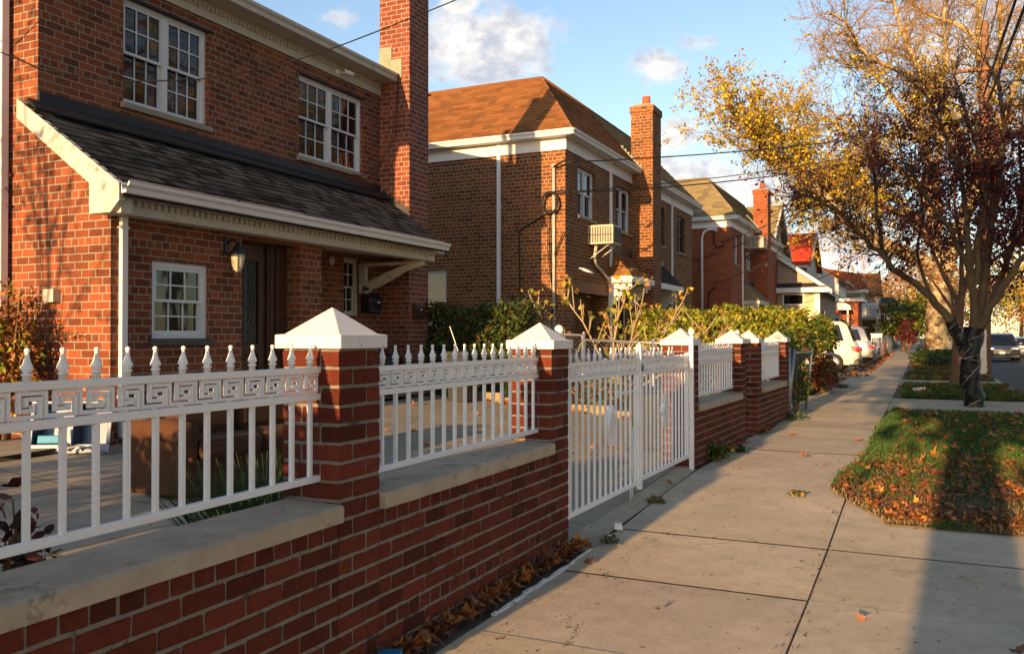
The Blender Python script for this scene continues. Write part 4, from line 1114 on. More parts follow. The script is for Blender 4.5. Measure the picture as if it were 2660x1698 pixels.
b = MB(Matrix.Translation((6.93, -18.2, -2.7)) @ FX(-6.93)); b.tube([(18.3, -.3, 2.93), (18.1, -.12, 3.02)], .03); b.build('housing', 'trimw', cm)
b = MB(Matrix.Translation((6.93, -18.2, -2.7)) @ FX(-6.93)); b.tube([(18.1, -.12, 3.02), (18.12, 0, 3.05)], .015); b.build('mount', 'trimw', cm)
h3, I3, F3, S3 = hip_house(32.38, -6.28, 'third brick house, orange brick with olive hip roof and chimney', 'brick3', 'sh_olv', 'sh_olv', 0, 7.75, 5.0, dict(
    holes=[(.62, 1.48, 4.24, 5.36), (3.1, 4.36, 4.22, 5.0), (6.9, 8.4, 4.22, 5.36), (.3, 1.9, .3, 2.3, .2), (3.4, 4.3, .3, 2.5, .2)],
    win=[(.62, 1.48, 4.24, 5.36, 1, 'vinyl', 'glassc'), (3.1, 4.36, 4.22, 5.0, 2, 'vinyl', 'glass'), (6.9, 8.4, 4.22, 5.36, 2, BKW, 'glass')],
    pipes=[2.15, 8.0]))
part(F3, 'garage_door', 'cblue', lambda b: b.box(.3, 1.9, .1, .14, .3, 2.3), h3)
part(F3, 'house_door', 'wood', lambda b: b.box(3.4, 4.3, .1, .14, .3, 2.5), h3)
awning(h3, F3, 2.3, 4.72, 2.9, 3.6, .62, 'sh_olv', white='trim', sd=4)
awning(h3, F3, 5.55, 7.9, 2.7, 3.3, .62, 'sh_olv', hip=False, sd=5)
ac = thing('air_conditioner', 'air conditioner with wire cage high on the third house', 'air conditioner', (-6.28, 35.2, 4.9))
AI = Matrix.Translation((6.28, -35.2, -4.9)) @ FX(-6.28)
b = MB(AI); b.box(35.0, 35.9, -.75, 0, 5.02, 5.5); b.build('casing', 'beige', ac, bevel=.01)
b = MB(AI); [b.box(34.985, 34.998, -.7 + k * .07, -.67 + k * .07, 5.05, 5.47) for k in range(10)]; b.build('grille', 'black', ac)
for u in (35.1, 35.8): b = MB(AI); b.tube([(u, -.6, 5.0), (u, 0, 4.6)], .02); b.build('support_bracket', 'black', ac)
sm = thing('service_mast', 'pale gooseneck conduit on the side wall of the third house', 'cable mast', (-6.9, 32.3, .5))
SI = Matrix.Translation((6.9, -32.3, -.5))
b = MB(SI); b.tube([(-7.35, 32.3, .5), (-7.35, 32.3, 5.2), (-7.28, 32.3, 5.42), (-7.1, 32.3, 5.52), (-6.85, 32.25, 5.5), (-6.78, 32.2, 5.42)], .045); b.build('mast', 'trimw', sm)
b = MB(SI); b.tube([(-6.9, 32.25, 5.4), (-6.9, 32.2, 5.0), (-6.75, 32.2, 4.8), (-6.5, 32.2, 4.9)], .03); b.build('cable_loop', 'wire', sm)
for i, (x, zt, l) in enumerate(((-8.2, 4.25, 'thick black cable on the shaded side wall of the third house, left one'), (-7.1, 3.35, 'thick black cable on the shaded side wall of the third house, right one'))):
    cable('wall_cable', l, [(x + .25, 32.3, zt), (x, 32.3, zt - .2), (x - .12, 32.3, 1.0)], .03)
# limbs of the two big street trees: start radius, end radius, points in metres
PLANE=[
(0.85, 0.55, [(1.15, 55.88, -0.23), (1.13, 55.86, 0.89), (1.08, 55.81, 2.69), (1.12, 55.82, 4.03), (1.23, 55.85, 5.38)]),
(0.5, 0.09, [(1.13, 55.81, 4.93), (0.32, 54.68, 5.77), (-1.06, 53.28, 6.36), (-2.8, 51.71, 7.37), (-4.1, 50.35, 8.57), (-5.36, 49.0, 9.93), (-6.58, 47.67, 10.84), (-7.49, 46.5, 11.52), (-8.1, 45.46, 12.38), (-8.6, 44.48, 13.0)]),
(0.42, 0.07, [(1.23, 55.86, 5.15), (0.84, 55.92, 7.65), (0.71, 56.11, 10.4), (0.46, 56.24, 12.72), (0.06, 56.3, 14.6), (0.27, 56.65, 16.96), (-0.45, 56.57, 18.89), (-1.07, 56.53, 20.83), (-1.49, 56.58, 23.25)]),
(0.2, 0.05, [(0.37, 55.33, 15.91), (-0.63, 53.96, 16.57), (-1.8, 52.52, 16.86), (-2.92, 51.1, 17.57), (-3.44, 49.96, 18.56), (-4.31, 48.66, 18.89)]),
(0.2, 0.05, [(0.25, 55.3, 13.22), (-1.07, 55.48, 15.22), (-2.33, 55.69, 17.27), (-3.85, 55.8, 18.08), (-4.97, 56.09, 18.68)]),
(0.5, 0.1, [(1.33, 55.9, 5.15), (2.18, 56.91, 7.69), (3.04, 57.92, 10.51), (3.62, 58.79, 13.62), (3.56, 59.36, 16.81), (3.4, 59.88, 19.82), (3.56, 60.55, 22.89), (3.72, 61.22, 26.27)]),
(0.25, 0.06, [(3.46, 56.81, 14.34), (4.16, 56.28, 16.36), (4.3, 55.5, 18.74), (4.05, 54.52, 21.05), (4.19, 53.74, 22.43)]),
(0.35, 0.06, [(2.36, 56.36, 8.07), (3.73, 56.08, 11.49), (4.47, 55.52, 13.93), (5.18, 54.94, 16.29), (5.67, 54.26, 18.56), (5.77, 53.4, 21.16)]),
(0.25, 0.05, [(1.04, 55.75, 6.72), (-0.07, 56.53, 8.68), (-1.77, 57.04, 10.26), (-3.33, 57.62, 11.06), (-4.51, 58.38, 11.4), (-5.98, 59.02, 10.86)]),
(0.28, 0.05, [(1.14, 55.79, 7.62), (0.93, 54.36, 10.54), (1.11, 53.14, 12.04), (0.71, 51.64, 13.86), (1.44, 50.67, 15.59), (1.23, 49.26, 17.6), (1.73, 48.19, 19.49)]),
(0.22, 0.05, [(3.19, 56.71, 11.65), (2.03, 57.52, 13.98), (1.02, 58.39, 16.63), (-0.04, 59.25, 18.56), (-1.82, 59.78, 19.82)]),
(0.2, 0.05, [(3.38, 56.72, 18.38), (2.45, 57.09, 19.77), (1.23, 57.34, 20.5), (-0.02, 57.57, 21.48), (-1.3, 57.78, 22.72)]),
(0.24, 0.05, [(0.93, 55.7, 6.72), (-0.67, 54.26, 8.43), (-2.24, 52.84, 9.0), (-4.36, 51.17, 9.56), (-5.84, 49.78, 12.02), (-7.1, 48.51, 12.94)]),
(0.2, 0.04, [(0.74, 55.58, 8.96), (-0.88, 55.45, 11.32), (-2.55, 55.31, 12.36), (-4.25, 55.15, 14.11), (-5.57, 55.18, 14.96), (-7.14, 55.1, 15.35)]),
]
PLUM=[
(0.165, 0.165, [(1.01, 19.19, 0.0), (0.97, 19.17, 0.4), (0.91, 19.14, 0.85), (0.95, 19.15, 1.31), (1.01, 19.17, 1.67)]),
(0.1, 0.025, [(0.87, 19.11, 1.12), (0.73, 18.98, 1.46), (0.56, 18.82, 1.84), (0.21, 18.59, 2.29), (-0.18, 18.33, 2.6), (-0.51, 18.11, 2.89), (-0.61, 17.99, 3.1), (-0.91, 17.78, 3.34), (-1.29, 17.53, 3.82), (-1.68, 17.28, 4.1), (-2.07, 17.02, 4.24)]),
(0.05, 0.015, [(-0.58, 18.41, 3.07), (-0.68, 18.49, 3.6), (-0.79, 18.57, 4.61), (-0.93, 18.63, 5.33), (-1.18, 18.64, 5.98)]),
(0.095, 0.022, [(0.99, 19.17, 1.65), (0.98, 19.15, 2.37), (0.92, 19.11, 2.9), (0.87, 19.08, 3.58), (0.83, 19.06, 4.34), (0.63, 18.95, 5.1), (0.33, 18.8, 5.85), (0.06, 18.67, 6.39)]),
(0.1, 0.022, [(1.03, 19.18, 1.65), (1.21, 19.44, 2.68), (1.37, 19.67, 3.93), (1.57, 19.93, 5.2), (1.55, 20.08, 6.41), (1.28, 20.12, 7.25)]),
(0.1, 0.022, [(1.06, 19.2, 1.65), (1.39, 19.12, 2.28), (1.78, 19.08, 2.94), (2.29, 19.09, 3.58), (2.72, 19.07, 4.35)]),
(0.07, 0.018, [(1.27, 19.29, 2.07), (1.72, 19.82, 3.31), (1.93, 20.24, 4.44), (1.93, 20.56, 5.45), (2.08, 20.95, 6.81)]),
(0.06, 0.015, [(0.98, 19.15, 2.6), (0.58, 18.62, 3.54), (0.11, 18.05, 4.24), (-0.21, 17.56, 4.76), (-0.33, 17.17, 5.34)]),
(0.07, 0.018, [(1.03, 19.17, 2.52), (1.1, 19.05, 3.57), (1.19, 18.95, 4.45), (0.86, 18.64, 5.76), (0.65, 18.4, 6.46)]),
(0.04, 0.012, [(0.22, 18.79, 2.3), (-0.03, 19.03, 3.24), (0.12, 19.46, 4.14), (-0.1, 19.72, 4.75)]),
]
# ------------------------------------------------------------------ plants
def leafcloud(name, P, size, pal, parent, mat='leaf', shape='leaf', seed=0, droop=.3, up=0.0):
    """P: list of points; every leaf is a small folded polygon with its own colour"""
    r = random.Random(seed); V_ = []; F_ = []; C_ = []
    if shape == 'leaf': O = [(0, 0, 0), (.42, .32, .10), (.9, .22, .04), (1.15, 0, -.10), (.9, -.22, .04), (.42, -.32, .10)]
    elif shape == 'maple': O = [(0, 0, 0), (.18, .30, .05), (.05, .55, -.05), (.42, .40, .08), (.60, .62, 0), (.66, .26, .06), (1.1, 0, -.12), (.66, -.26, .06), (.60, -.62, 0), (.42, -.40, .08), (.05, -.55, -.05), (.18, -.30, .05)]
    elif shape == 'quad': O = [(0, 0, 0), (.5, .42, .1), (1, 0, 0), (.5, -.42, .1)]
    elif shape == 'blade': O = [(0, .06, 0), (.5, .05, .06), (1, 0, .25), (.5, -.05, .06), (0, -.06, 0)]
    n = len(O)
    for p in P:
        s = size * r.uniform(.6, 1.35)
        a = r.uniform(0, 2 * PI); e = r.uniform(-1.2, .9) * (1 - up) + up * PI / 2 * r.uniform(.75, 1.0) - droop; t = r.uniform(-1.3, 1.3)
        m = Matrix.Rotation(a, 3, 'Z') @ Matrix.Rotation(-e, 3, 'Y') @ Matrix.Rotation(t, 3, 'X')
        o = len(V_); cz = r.uniform(-1, 1.4)
        for q in O: V_.append(tuple(Vector(p) + m @ Vector((q[0] * s, q[1] * s, q[2] * s * cz))))
        F_.append(tuple(range(o, o + n)))
        c = r.choice(pal); k = r.uniform(.7, 1.25); c = (c[0] * k, c[1] * k, c[2] * k, 1)
        C_ += list(c) * n
    me = bpy.data.meshes.new(name); me.from_pydata(V_, [], F_)
    ca = me.color_attributes.new('Col', 'FLOAT_COLOR', 'CORNER'); ca.data.foreach_set('color', C_)
    me.materials.append(M[mat]); me.update()
    o = bpy.data.objects.new(name, me); COL.objects.link(o)
    if parent is not None: o.parent = parent
    return o
YEL = [(.42, .33, .018), (.50, .39, .025), (.34, .26, .018), (.36, .20, .015), (.27, .25, .03), (.27, .13, .015)]
MAR = [(.045, .008, .010), (.07, .012, .012), (.10, .016, .012), (.03, .008, .010), (.14, .025, .012)]
GRN = [(.035, .065, .012), (.05, .085, .014), (.028, .05, .010), (.07, .095, .016)]
YGR = [(.19, .22, .02), (.12, .17, .016), (.27, .26, .025), (.07, .11, .013), (.28, .20, .03), (.05, .08, .012)]
ORG = [(.31, .095, .02), (.38, .135, .025), (.22, .065, .018), (.38, .19, .035), (.16, .055, .02), (.28, .11, .045)]
BRN = [(.13, .05, .02), (.20, .075, .025), (.09, .04, .02), (.30, .11, .03), (.16, .075, .04), (.36, .13, .03)]
MINR = .0028
def grow(b, tips, p, d, L, r, lvl, rr, kids=4, grav=-.02, wand=.35, tw=None):
    n = 5 if lvl > 1 else 3; P = [p]; Rr = [r]
    for i in range(n):
        d = (d + Vector((rr.gauss(0, 1), rr.gauss(0, 1), rr.gauss(0, .8))) * wand * .45 + Vector((0, 0, grav))).normalized()
        P.append(P[-1] + d * L / n); Rr.append(max(MINR, r * (1 - .75 * (i + 1) / n)))
    b.tube([tuple(q) for q in P], Rr, 5 if lvl > 1 else 3, caps=False)
    if lvl <= 0: tips += P[1:]; return
    if lvl == 1: tips += P[2:]
    for k in range(kids):
        i = 1 + int(rr.random() * n); q = P[min(i, n)]
        dd = (d + Vector((rr.gauss(0, 1), rr.gauss(0, 1), rr.gauss(0.15, 1))) * .85).normalized()
        grow(b, tips, q, dd, L * rr.uniform(.45, .75), Rr[min(i, n)] * .65, lvl - 1, rr, kids, grav, wand)
def limb_path(pts, sub=3, wob=.04, rr=R):
    """Catmull-Rom through the given points with a little wobble"""
    p = [Vector(q) for q in pts]; p = [p[0] * 2 - p[1]] + p + [p[-1] * 2 - p[-2]]; out = []
    for i in range(1, len(p) - 2):
        for k in range(sub):
            t = k / sub; a, b_, c, d = p[i - 1], p[i], p[i + 1], p[i + 2]
            q = .5 * ((2 * b_) + (c - a) * t + (2 * a - 5 * b_ + 4 * c - d) * t * t + (3 * b_ - a - 3 * c + d) * t ** 3)
            if k or i > 1: q += Vector((rr.uniform(-wob, wob),) * 2 + (rr.uniform(-wob, wob),))
            out.append(q)
    out.append(p[-2]); return out
def bigtree(name, label, limbs, bark, twigm, leafpal, lsize, nleaf, every, tl, kids, lvl, seed, group=None, mix=1.0, shape='quad', start=.3, spread=.12, grav=-.02, extra=None, twr=.025, ztop=None, wts=None, nf=-9):
    rr = random.Random(seed)
    base = Vector(limbs[0][2][0]); t = thing(name, label, 'tree', tuple(base), 0, group)
    tb = MB(Matrix.Translation(-base)); lb = MB(Matrix.Translation(-base)); wb = MB(Matrix.Translation(-base)); tips = []; bank = []
    for li, (r0, r1, pts) in enumerate(limbs):
        Pp = limb_path(pts, 3, .03 * (1 if li else .3), rr); n = len(Pp)
        rad = [r0 + (r1 - r0) * (i / (n - 1)) ** .8 for i in range(n)]
        if li == 0: rad[0] *= 1.35; rad[1] *= 1.12
        (tb if li == 0 else lb).tube([tuple(q) for q in Pp], rad, 14 if li == 0 else 9, caps=False)
        if li == 0: continue
        n0 = len(tips)
        for i in range(int(n * start), n):
            for k in range(every):
                d = (Pp[i] - Pp[i - 1]).normalized()
                dd = (d * .8 + Vector((rr.gauss(0, 1), rr.gauss(0, 1), rr.gauss(.25, 1))) * .9).normalized()
                grow(wb, tips, Pp[i], dd, tl * rr.uniform(.6, 1.2), min(twr, rad[i] * .5), lvl, rr, kids, grav)
        bank.append(tips[n0:])
    tb.build('trunk', bark, t); lb.build('limbs', bark, t); wb.build('twigs', twigm, t)
    pts = []
    wts = wts or [len(x) for x in bank]; seeds_ = []
    for _ in range(nleaf):
        q = rr.choice(rr.choices(bank, wts)[0])
        if noise.noise(q * .55) < nf and rr.random() < .7: continue
        if ztop and rr.random() < (q.z - ztop[0]) / (ztop[1] - ztop[0]): continue
        pts.append(tuple(q - base + Vector((rr.gauss(0, spread), rr.gauss(0, spread), rr.gauss(-.03, spread)))))
    if extra:
        for (cx, cy, cz, rx, ry, rz, n) in extra:
            seeds = [Vector((rr.gauss(0, 1), rr.gauss(0, 1), rr.gauss(0, 1))).normalized() * rr.random() ** .45 for _ in range(max(6, n // 60))]
            for _ in range(n):
                s = rr.choice(seeds); q = Vector((cx + s.x * rx + rr.gauss(0, .14), cy + s.y * ry + rr.gauss(0, .14), cz + s.z * rz + rr.gauss(0, .12)))
                pts.append(tuple(q - base))
    leafcloud('leaves', pts, lsize, leafpal, t, 'leaf', shape, seed + 1)
    return t
MINR = .009
plane = bigtree('plane_tree', 'large plane tree with mottled cream trunk and thin yellow leaves', PLANE, 'ivorybark', 'twig', YEL, .15, 105000, 3, 2.1, 5, 2, 11, start=.34, spread=.07, grav=.0, twr=.05, ztop=(12, 18.5), nf=-.34)
MINR = .004
plum = bigtree('plum_tree', 'dark red plum tree whose lower trunk is wrapped in black plastic', PLUM, 'bark', 'twigd', MAR, .062, 24000, 3, .8, 4, 2, 21, shape='leaf', start=.42, spread=.03, grav=.01, twr=.014, ztop=(4.7, 6.6), wts=[.4, .15, 1.1, 1.3, 1.3, 1.3, .5, 1.2, .15])
def wrap(pts, rad, parent, base):
    b = MB(Matrix.Translation(-Vector(base))); P = limb_path(pts, 9, .0); n = len(P); V_ = []; F_ = []; k = 28
    rr = random.Random(3)
    for i, p in enumerate(P):
        d = (P[min(i + 1, n - 1)] - P[max(i - 1, 0)]).normalized(); a = d.cross(Vector((0, 1, 0))).normalized(); c = a.cross(d)
        rd = rad[0] + (rad[1] - rad[0]) * i / (n - 1)
        for j in range(k):
            t = 2 * PI * j / k; w = 1 + .10 * math.sin(3 * t + i * .55) + .13 * noise.noise(Vector((math.cos(t) * 1.6, math.sin(t) * 1.6, i * .33))) + .06 * noise.noise(Vector((t * 3, i * 1.3, 7)))
            V_.append(tuple(p + (a * math.cos(t) + c * math.sin(t)) * rd * w))
    for i in range(n - 1):
        for j in range(k): F_.append((i * k + j, i * k + (j + 1) % k, (i + 1) * k + (j + 1) % k, (i + 1) * k + j))
    b.smooth = True; b.add(V_, F_); o = b.build('plastic_wrap', 'tar_bag', parent)
    tw = MB(Matrix.Translation(-Vector(base)))
    for f0, sl_ in ((.14, .10), (.45, .22), (.62, -.04), (.66, .05), (.88, .08)):
        i = int(f0 * (n - 1)); Q = []; rd = rad[0] * 1.06 + (rad[1] - rad[0]) * f0
        for j in range(25):
            t = 2 * PI * j / 24; z = sl_ * math.cos(t); kk = min(n - 1, max(0, int(round(i + z / max(.001, (P[-1] - P[0]).length) * (n - 1))))); p = P[kk]; q0 = P[i]
            Q.append((p.x + math.cos(t) * rd, p.y + math.sin(t) * rd, q0.z + z))
        tw.tube(Q, .003, 5)
    tw.build('twine', 'twine', o)
pb = PLUM[0][2][0]
wrap(PLUM[0][2], (.178, .185), plum, pb)
wrap([PLUM[1][2][0], PLUM[1][2][1], PLUM[1][2][2]], (.12, .105), plum, pb)
def simpletree(name, label, base, h, r, n, ls, pal, trunk=.15, bark='bark2', seed=1, group=None, clumps=26, shape='quad', zc=.62, cat='tree', flat=1.0):
    rr = random.Random(seed); t = thing(name, label, cat, base, 0, group)
    b = MB(); top = Vector((rr.uniform(-.3, .3), rr.uniform(-.3, .3), h * .75))
    b.tube([(0, 0, -.2), tuple(top * .3), tuple(top * .6 + Vector((.1, 0, 0))), tuple(top)], [trunk * 1.2, trunk, trunk * .7, trunk * .25], 8)
    b.build('trunk', bark, t)
    cs = []
    br = MB()
    for _ in range(clumps):
        s = Vector((rr.gauss(0, 1), rr.gauss(0, 1), rr.gauss(0, 1))).normalized() * (rr.random() ** .5)
        c = Vector((s.x * r, s.y * r, h * zc + s.z * h * (1 - zc) * .95 * flat)); cs.append(c)
        q = top * rr.uniform(.3, .9); m = q.lerp(c, .5) + Vector((0, 0, -.1))
        br.tube([tuple(q), tuple(m), tuple(c)], [trunk * .3, trunk * .18, .01], 4, caps=False)
    br.build('branches', bark, t)
    pts = []
    for _ in range(n):
        c = rr.choice(cs); pts.append(tuple(c + Vector((rr.gauss(0, 1), rr.gauss(0, 1), rr.gauss(0, .7))) * r * .2))
    leafcloud('leaves', pts, ls, pal, t, 'leaf', shape, seed)
    return t
def bush(name, label, base, rx, ry, h, n, ls, pal, seed=1, stems=12, stemmat='twig', group=None, shape='leaf', shell=.55, cat='shrub', box=False, petals=None):
    rr = random.Random(seed); t = thing(name, label, cat, base, 0, group); b = MB(); pts = []
    for k in range(stems):
        a = rr.uniform(0, 2 * PI); q = rr.uniform(.2, .9)
        e = Vector((math.cos(a) * rx * q, math.sin(a) * ry * q, h * rr.uniform(.6, .98)))
        if box: e = Vector((rr.uniform(-rx, rx), rr.uniform(-ry, ry) * .6, h * rr.uniform(.7, 1)))
        s0 = Vector((e.x * (.9 if box else .2), e.y * .2, -.05))
        b.tube([tuple(s0), tuple(s0.lerp(e, .5) + Vector((rr.uniform(-.05, .05), rr.uniform(-.05, .05), .05))), tuple(e)], [.014, .010, .004], 4, caps=False)
    b.build('stems', stemmat, t)
    for _ in range(n):
        if box:
            x, z = rr.uniform(-rx, rx), rr.random() ** (.8) * h
            e = 1 + .13 * noise.noise(Vector((x * 1.3, seed, 2))) + .05 * noise.noise(Vector((x * 4, seed, 2)))
            f = noise.noise(Vector((x * 2.2, z * 2.2, seed)))
            if f < -.35 and rr.random() < .8: continue
            y = ry * rr.choice((-1, 1)) * (rr.random() ** .35) * (1 + .5 * f)
            pts.append((x, y, z * e))
        else:
            v = Vector((rr.gauss(0, 1), rr.gauss(0, 1), rr.gauss(0, 1))).normalized() * (shell + (1 - shell) * rr.random())
            k = 1 + .28 * noise.noise(v * 1.9 + Vector((seed, 0, 0)))
            if v.z < -.7: continue
            pts.append((v.x * rx * k, v.y * ry * k, h * .5 + v.z * h * .5 * k))
    leafcloud('foliage', pts, ls, pal, t, 'leaf', shape, seed)
    if petals:
        pn, ps, pp = petals; q = rr.sample(pts, min(pn, len(pts)))
        leafcloud('flowers', [tuple(Vector(z) * 1.04) for z in q], ps, pp, t, 'leaf', 'maple', seed + 5)
    return t
# grass of the verge
def grass(name, regions, n, h, pal, seed, kind='stuff', lbl=None):
    rr = random.Random(seed); V_ = []; F_ = []; C_ = []
    for (fx, a, c, x1, w) in regions:
        for _ in range(int(n * w)):
            y = a + (c - a) * rr.random() ** 1.25; x0 = fx(y) - .02; x = rr.uniform(x0, x1)
            dead = noise.noise(Vector((x * .9, y * .55, 3))) + .5 * noise.noise(Vector((x * 3, y * 3, 5))) + (.75 if y < 8.6 else (.2 if y < 10.2 else -.4)) * (1 if a < 8 else 0)
            green = dead < .25 or noise.noise(Vector((x * 2.3, y * 2.3, 9))) > .42
            if dead > .25 and rr.random() < .45: continue
            hh = h * rr.uniform(.45, 1.25) * (1 if green else .6) * (1.25 if y > 10 else 1); g = gz(y) + .015
            an = rr.uniform(0, 2 * PI); ln = rr.uniform(.1, .9) * hh; w_ = .0028 + .0012 * rr.random() + (.002 if y > 12 else 0)
            dx, dy = math.cos(an), math.sin(an)
            o = len(V_)
            V_ += [(x - dy * w_, y + dx * w_, g), (x + dy * w_, y - dx * w_, g), (x + dx * ln * .45 + dy * w_ * .8, y + dy * ln * .45 - dx * w_ * .8, g + hh * .62), (x + dx * ln, y + dy * ln, g + hh), (x + dx * ln * .45 - dy * w_ * .8, y + dy * ln * .45 + dx * w_ * .8, g + hh * .62)]
            F_.append((o, o + 1, o + 2, o + 3, o + 4))
            cc_ = rr.choice(pal if green else [(.26, .17, .07), (.20, .12, .05), (.32, .22, .10), (.14, .09, .04)]); k = rr.uniform(.7, 1.3); C_ += [cc_[0] * k, cc_[1] * k, cc_[2] * k, 1] * 5
    me = bpy.data.meshes.new(name); me.from_pydata(V_, [], F_)
    ca = me.color_attributes.new('Col', 'FLOAT_COLOR', 'CORNER'); ca.data.foreach_set('color', C_); me.materials.append(M['blade'])
    o = bpy.data.objects.new(name, me); COL.objects.link(o); tag(o, lbl, 'grass', None, kind); return o
GP = [(.045, .105, .020), (.06, .13, .026), (.035, .08, .018), (.09, .14, .03), (.05, .09, .03)]
grass('grass', [(vx0(0), 7.2, 17.35, 2.13, 1.0)], 42000, .055, GP, 4, lbl='green and straw coloured grass of the nearest verge')
grass('grass', [(VGO[1][0], 21, 26.6, 2.13, .5), (VGO[2][0], 30, 36.5, 2.13, .25), (VGO[3][0], 39.5, 58, 2.13, .25)], 18000, .10, GP, 5, lbl='grass of the verges further along the street')
def litter(name, lbl, n, fn, size, pal, seed, flat=True):
    rr = random.Random(seed); P = [fn(rr) for _ in range(n)]; P = [p for p in P if p]
    r = random.Random(seed); V_ = []; F_ = []; C_ = []
    O0 = [(-.5, 0), (-.32, .28), (-.45, .55), (-.08, .42), (.12, .62), (.2, .28), (.6, .0), (.2, -.28), (.12, -.62), (-.08, -.42), (-.45, -.55), (-.32, -.28)]
    for p in P:
        s = size * r.uniform(.55, 1.2); a = r.uniform(0, 2 * PI)
        m = Matrix.Rotation(a, 3, 'Z') @ Matrix.Rotation(r.gauss(0, .38), 3, 'X') @ Matrix.Rotation(r.gauss(0, .38), 3, 'Y')
        O = [(q[0] * r.uniform(.7, 1.15), q[1] * r.uniform(.6, 1.15)) for q in O0]
        cu = r.uniform(-.9, 2.2); o = len(V_); V_.append(tuple(Vector(p) + m @ Vector((0, 0, 0))))
        for q in O: V_.append(tuple(Vector(p) + m @ Vector((q[0] * s, q[1] * s, (q[0] ** 2 * .5 + q[1] ** 2) * cu * s * .9 + r.uniform(-.05, .05) * s))))
        for i in range(12): F_.append((o, o + 1 + i, o + 1 + (i + 1) % 12))
        c = r.choice(pal); k = r.uniform(.65, 1.3); C_ += [c[0] * k, c[1] * k, c[2] * k, 1] * 36
    me = bpy.data.meshes.new(name); me.from_pydata(V_, [], F_); me.polygons.foreach_set('use_smooth', [True] * len(F_))
    ca = me.color_attributes.new('Col', 'FLOAT_COLOR', 'CORNER'); ca.data.foreach_set('color', C_); me.materials.append(M['leaf'])
    o = bpy.data.objects.new(name, me); COL.objects.link(o); return tag(o, lbl, 'fallen leaves', None, 'stuff')
def vf(rr):
    y = 7.25 + 3.6 * rr.random() ** 1.2; x = rr.uniform(vx0(0)(y) + .03, 2.1)
    if noise.noise(Vector((x * 1.2, y * 1.2, 13))) < -.25: return None
    return (x, y, gz(y) + .035 + rr.random() * .025)
litter('leaf_litter', 'thick orange and brown leaves over the near corner of the verge', 2600, vf, .060, ORG + BRN + BRN, 6)
litter('leaf_litter', 'orange leaves scattered in the green grass of the nearest verge', 420, lambda rr: (lambda y: (rr.uniform(-.3, 2.1), y, gz(y) + .06))(10 + 7 * rr.random()), .10, ORG, 8)
litter('leaf_litter', 'orange leaves on the verges beyond the black wrapped tree', 2600, lambda rr: (lambda y: (rr.uniform(-.2, 2.1), y, gz(y) + .06) if (21 < y < 26.6 or 30 < y < 36.5 or 39.5 < y) else None)(21 + 27 * rr.random()), .13, ORG, 9)
litter('leaf_litter', 'orange leaves lying along the pavement edge and driveways far along the street', 900, lambda rr: (lambda y: (rr.uniform(-3.4, -1.6), y, gz(y) + .04) if y > 30 else None)(30 + 40 * rr.random() ** .8), .16, ORG, 10)
def wl(rr):
    y = 2.6 + 3.15 * rr.random(); w = (.17 if y < 4.8 else .12) ; x = -2.262 + .02 * (y - 4) + rr.random() * w * (.6 + .5 * abs(noise.noise(Vector((y * 2, 0, 0)))) * 2)
    return (x, y, .02 + rr.random() * max(0, .07 - (x + 2.26) * .25))
litter('leaf_litter', 'brown and orange leaves drifted against the foot of the near brick wall', 420, wl, .085, BRN + BRN + ORG[:3], 12)
litter('leaf_litter', 'brown leaves caught along the foot of the far brick walls', 70, lambda rr: (lambda y: (-2.16 + .02 * (y - 8) + rr.random() * .12, y, gz(y) + .03 + rr.random() * .04))(rr.choice((rr.uniform(10.0, 11.2), rr.uniform(12.4, 13.4)))), .09, BRN + ORG, 13)
litter('leaf_litter', 'small orange leaves on the sunlit yard paving behind the second fence panel', 60, lambda rr: (lambda x, y: (x, y, yz(x, y) + .02))(rr.uniform(-6.8, -3.0), rr.uniform(7.6, 12.2)), .075, ORG, 14)
litter('leaf_litter', 'orange leaves along the yard kerb of the small garden', 110, lambda rr: (lambda x: (x, 12.33 - rr.random() * .15, yz(x, 12.3) + .03))(rr.uniform(-6.8, -3.0)), .08, ORG, 15)
# single leaves lying on the pavement
def oneleaf(x, y, s, c, lbl, seed, g='single fallen leaves on the pavement'):
    o = litter('fallen_leaf', lbl, 1, lambda rr: (0, 0, 0), s, [c], seed); del o['kind']; o['category'] = 'leaf'; o['group'] = g; o.location = (x, y, (gz(y)) + .018); return o
for i, (x, y, s, c, l) in enumerate([
    (-1.99, 5.42, .10, (.36, .12, .04), 'orange brown leaf at the pavement edge by the near end of the gate'),
    (-2.17, 8.15, .10, (.45, .22, .05), 'golden leaf on the threshold under the far gate leaf'),
    (-1.20, 10.4, .12, (.40, .16, .05), 'orange leaf in the middle of the pavement, left one of the two past the gate'),
    (-.92, 9.9, .11, (.42, .17, .05), 'curled orange leaf on the pavement, right one of the two past the gate'),
    (-.95, 8.05, .09, (.40, .16, .05), 'orange leaf lying on the small grassy hole in the pavement'),
    (-1.30, 4.62, .06, (.16, .08, .05), 'small dry brown leaf on the near pavement slab'),
    (-.28, 4.95, .05, (.20, .09, .05), 'tiny brown leaf on the slab right of the long joint'),
    (.42, 4.72, .09, (.12, .07, .04), 'dark brown leaf near the lower right corner of the picture'),
    (-.70, 12.3, .12, (.45, .16, .05), 'orange leaf on the pavement beside the green grass'),
    (-.62, 10.9, .13, (.44, .18, .05), 'orange leaf at the edge of the grass'),
    (-1.6, 12.6, .12, (.38, .13, .04), 'small orange leaf on the pavement near the narrow gap'),
    (-1.7, 9.2, .08, (.36, .14, .05), 'reddish leaf on the pavement beyond the gate')]):
    oneleaf(x, y, s, c, l, 40 + i)
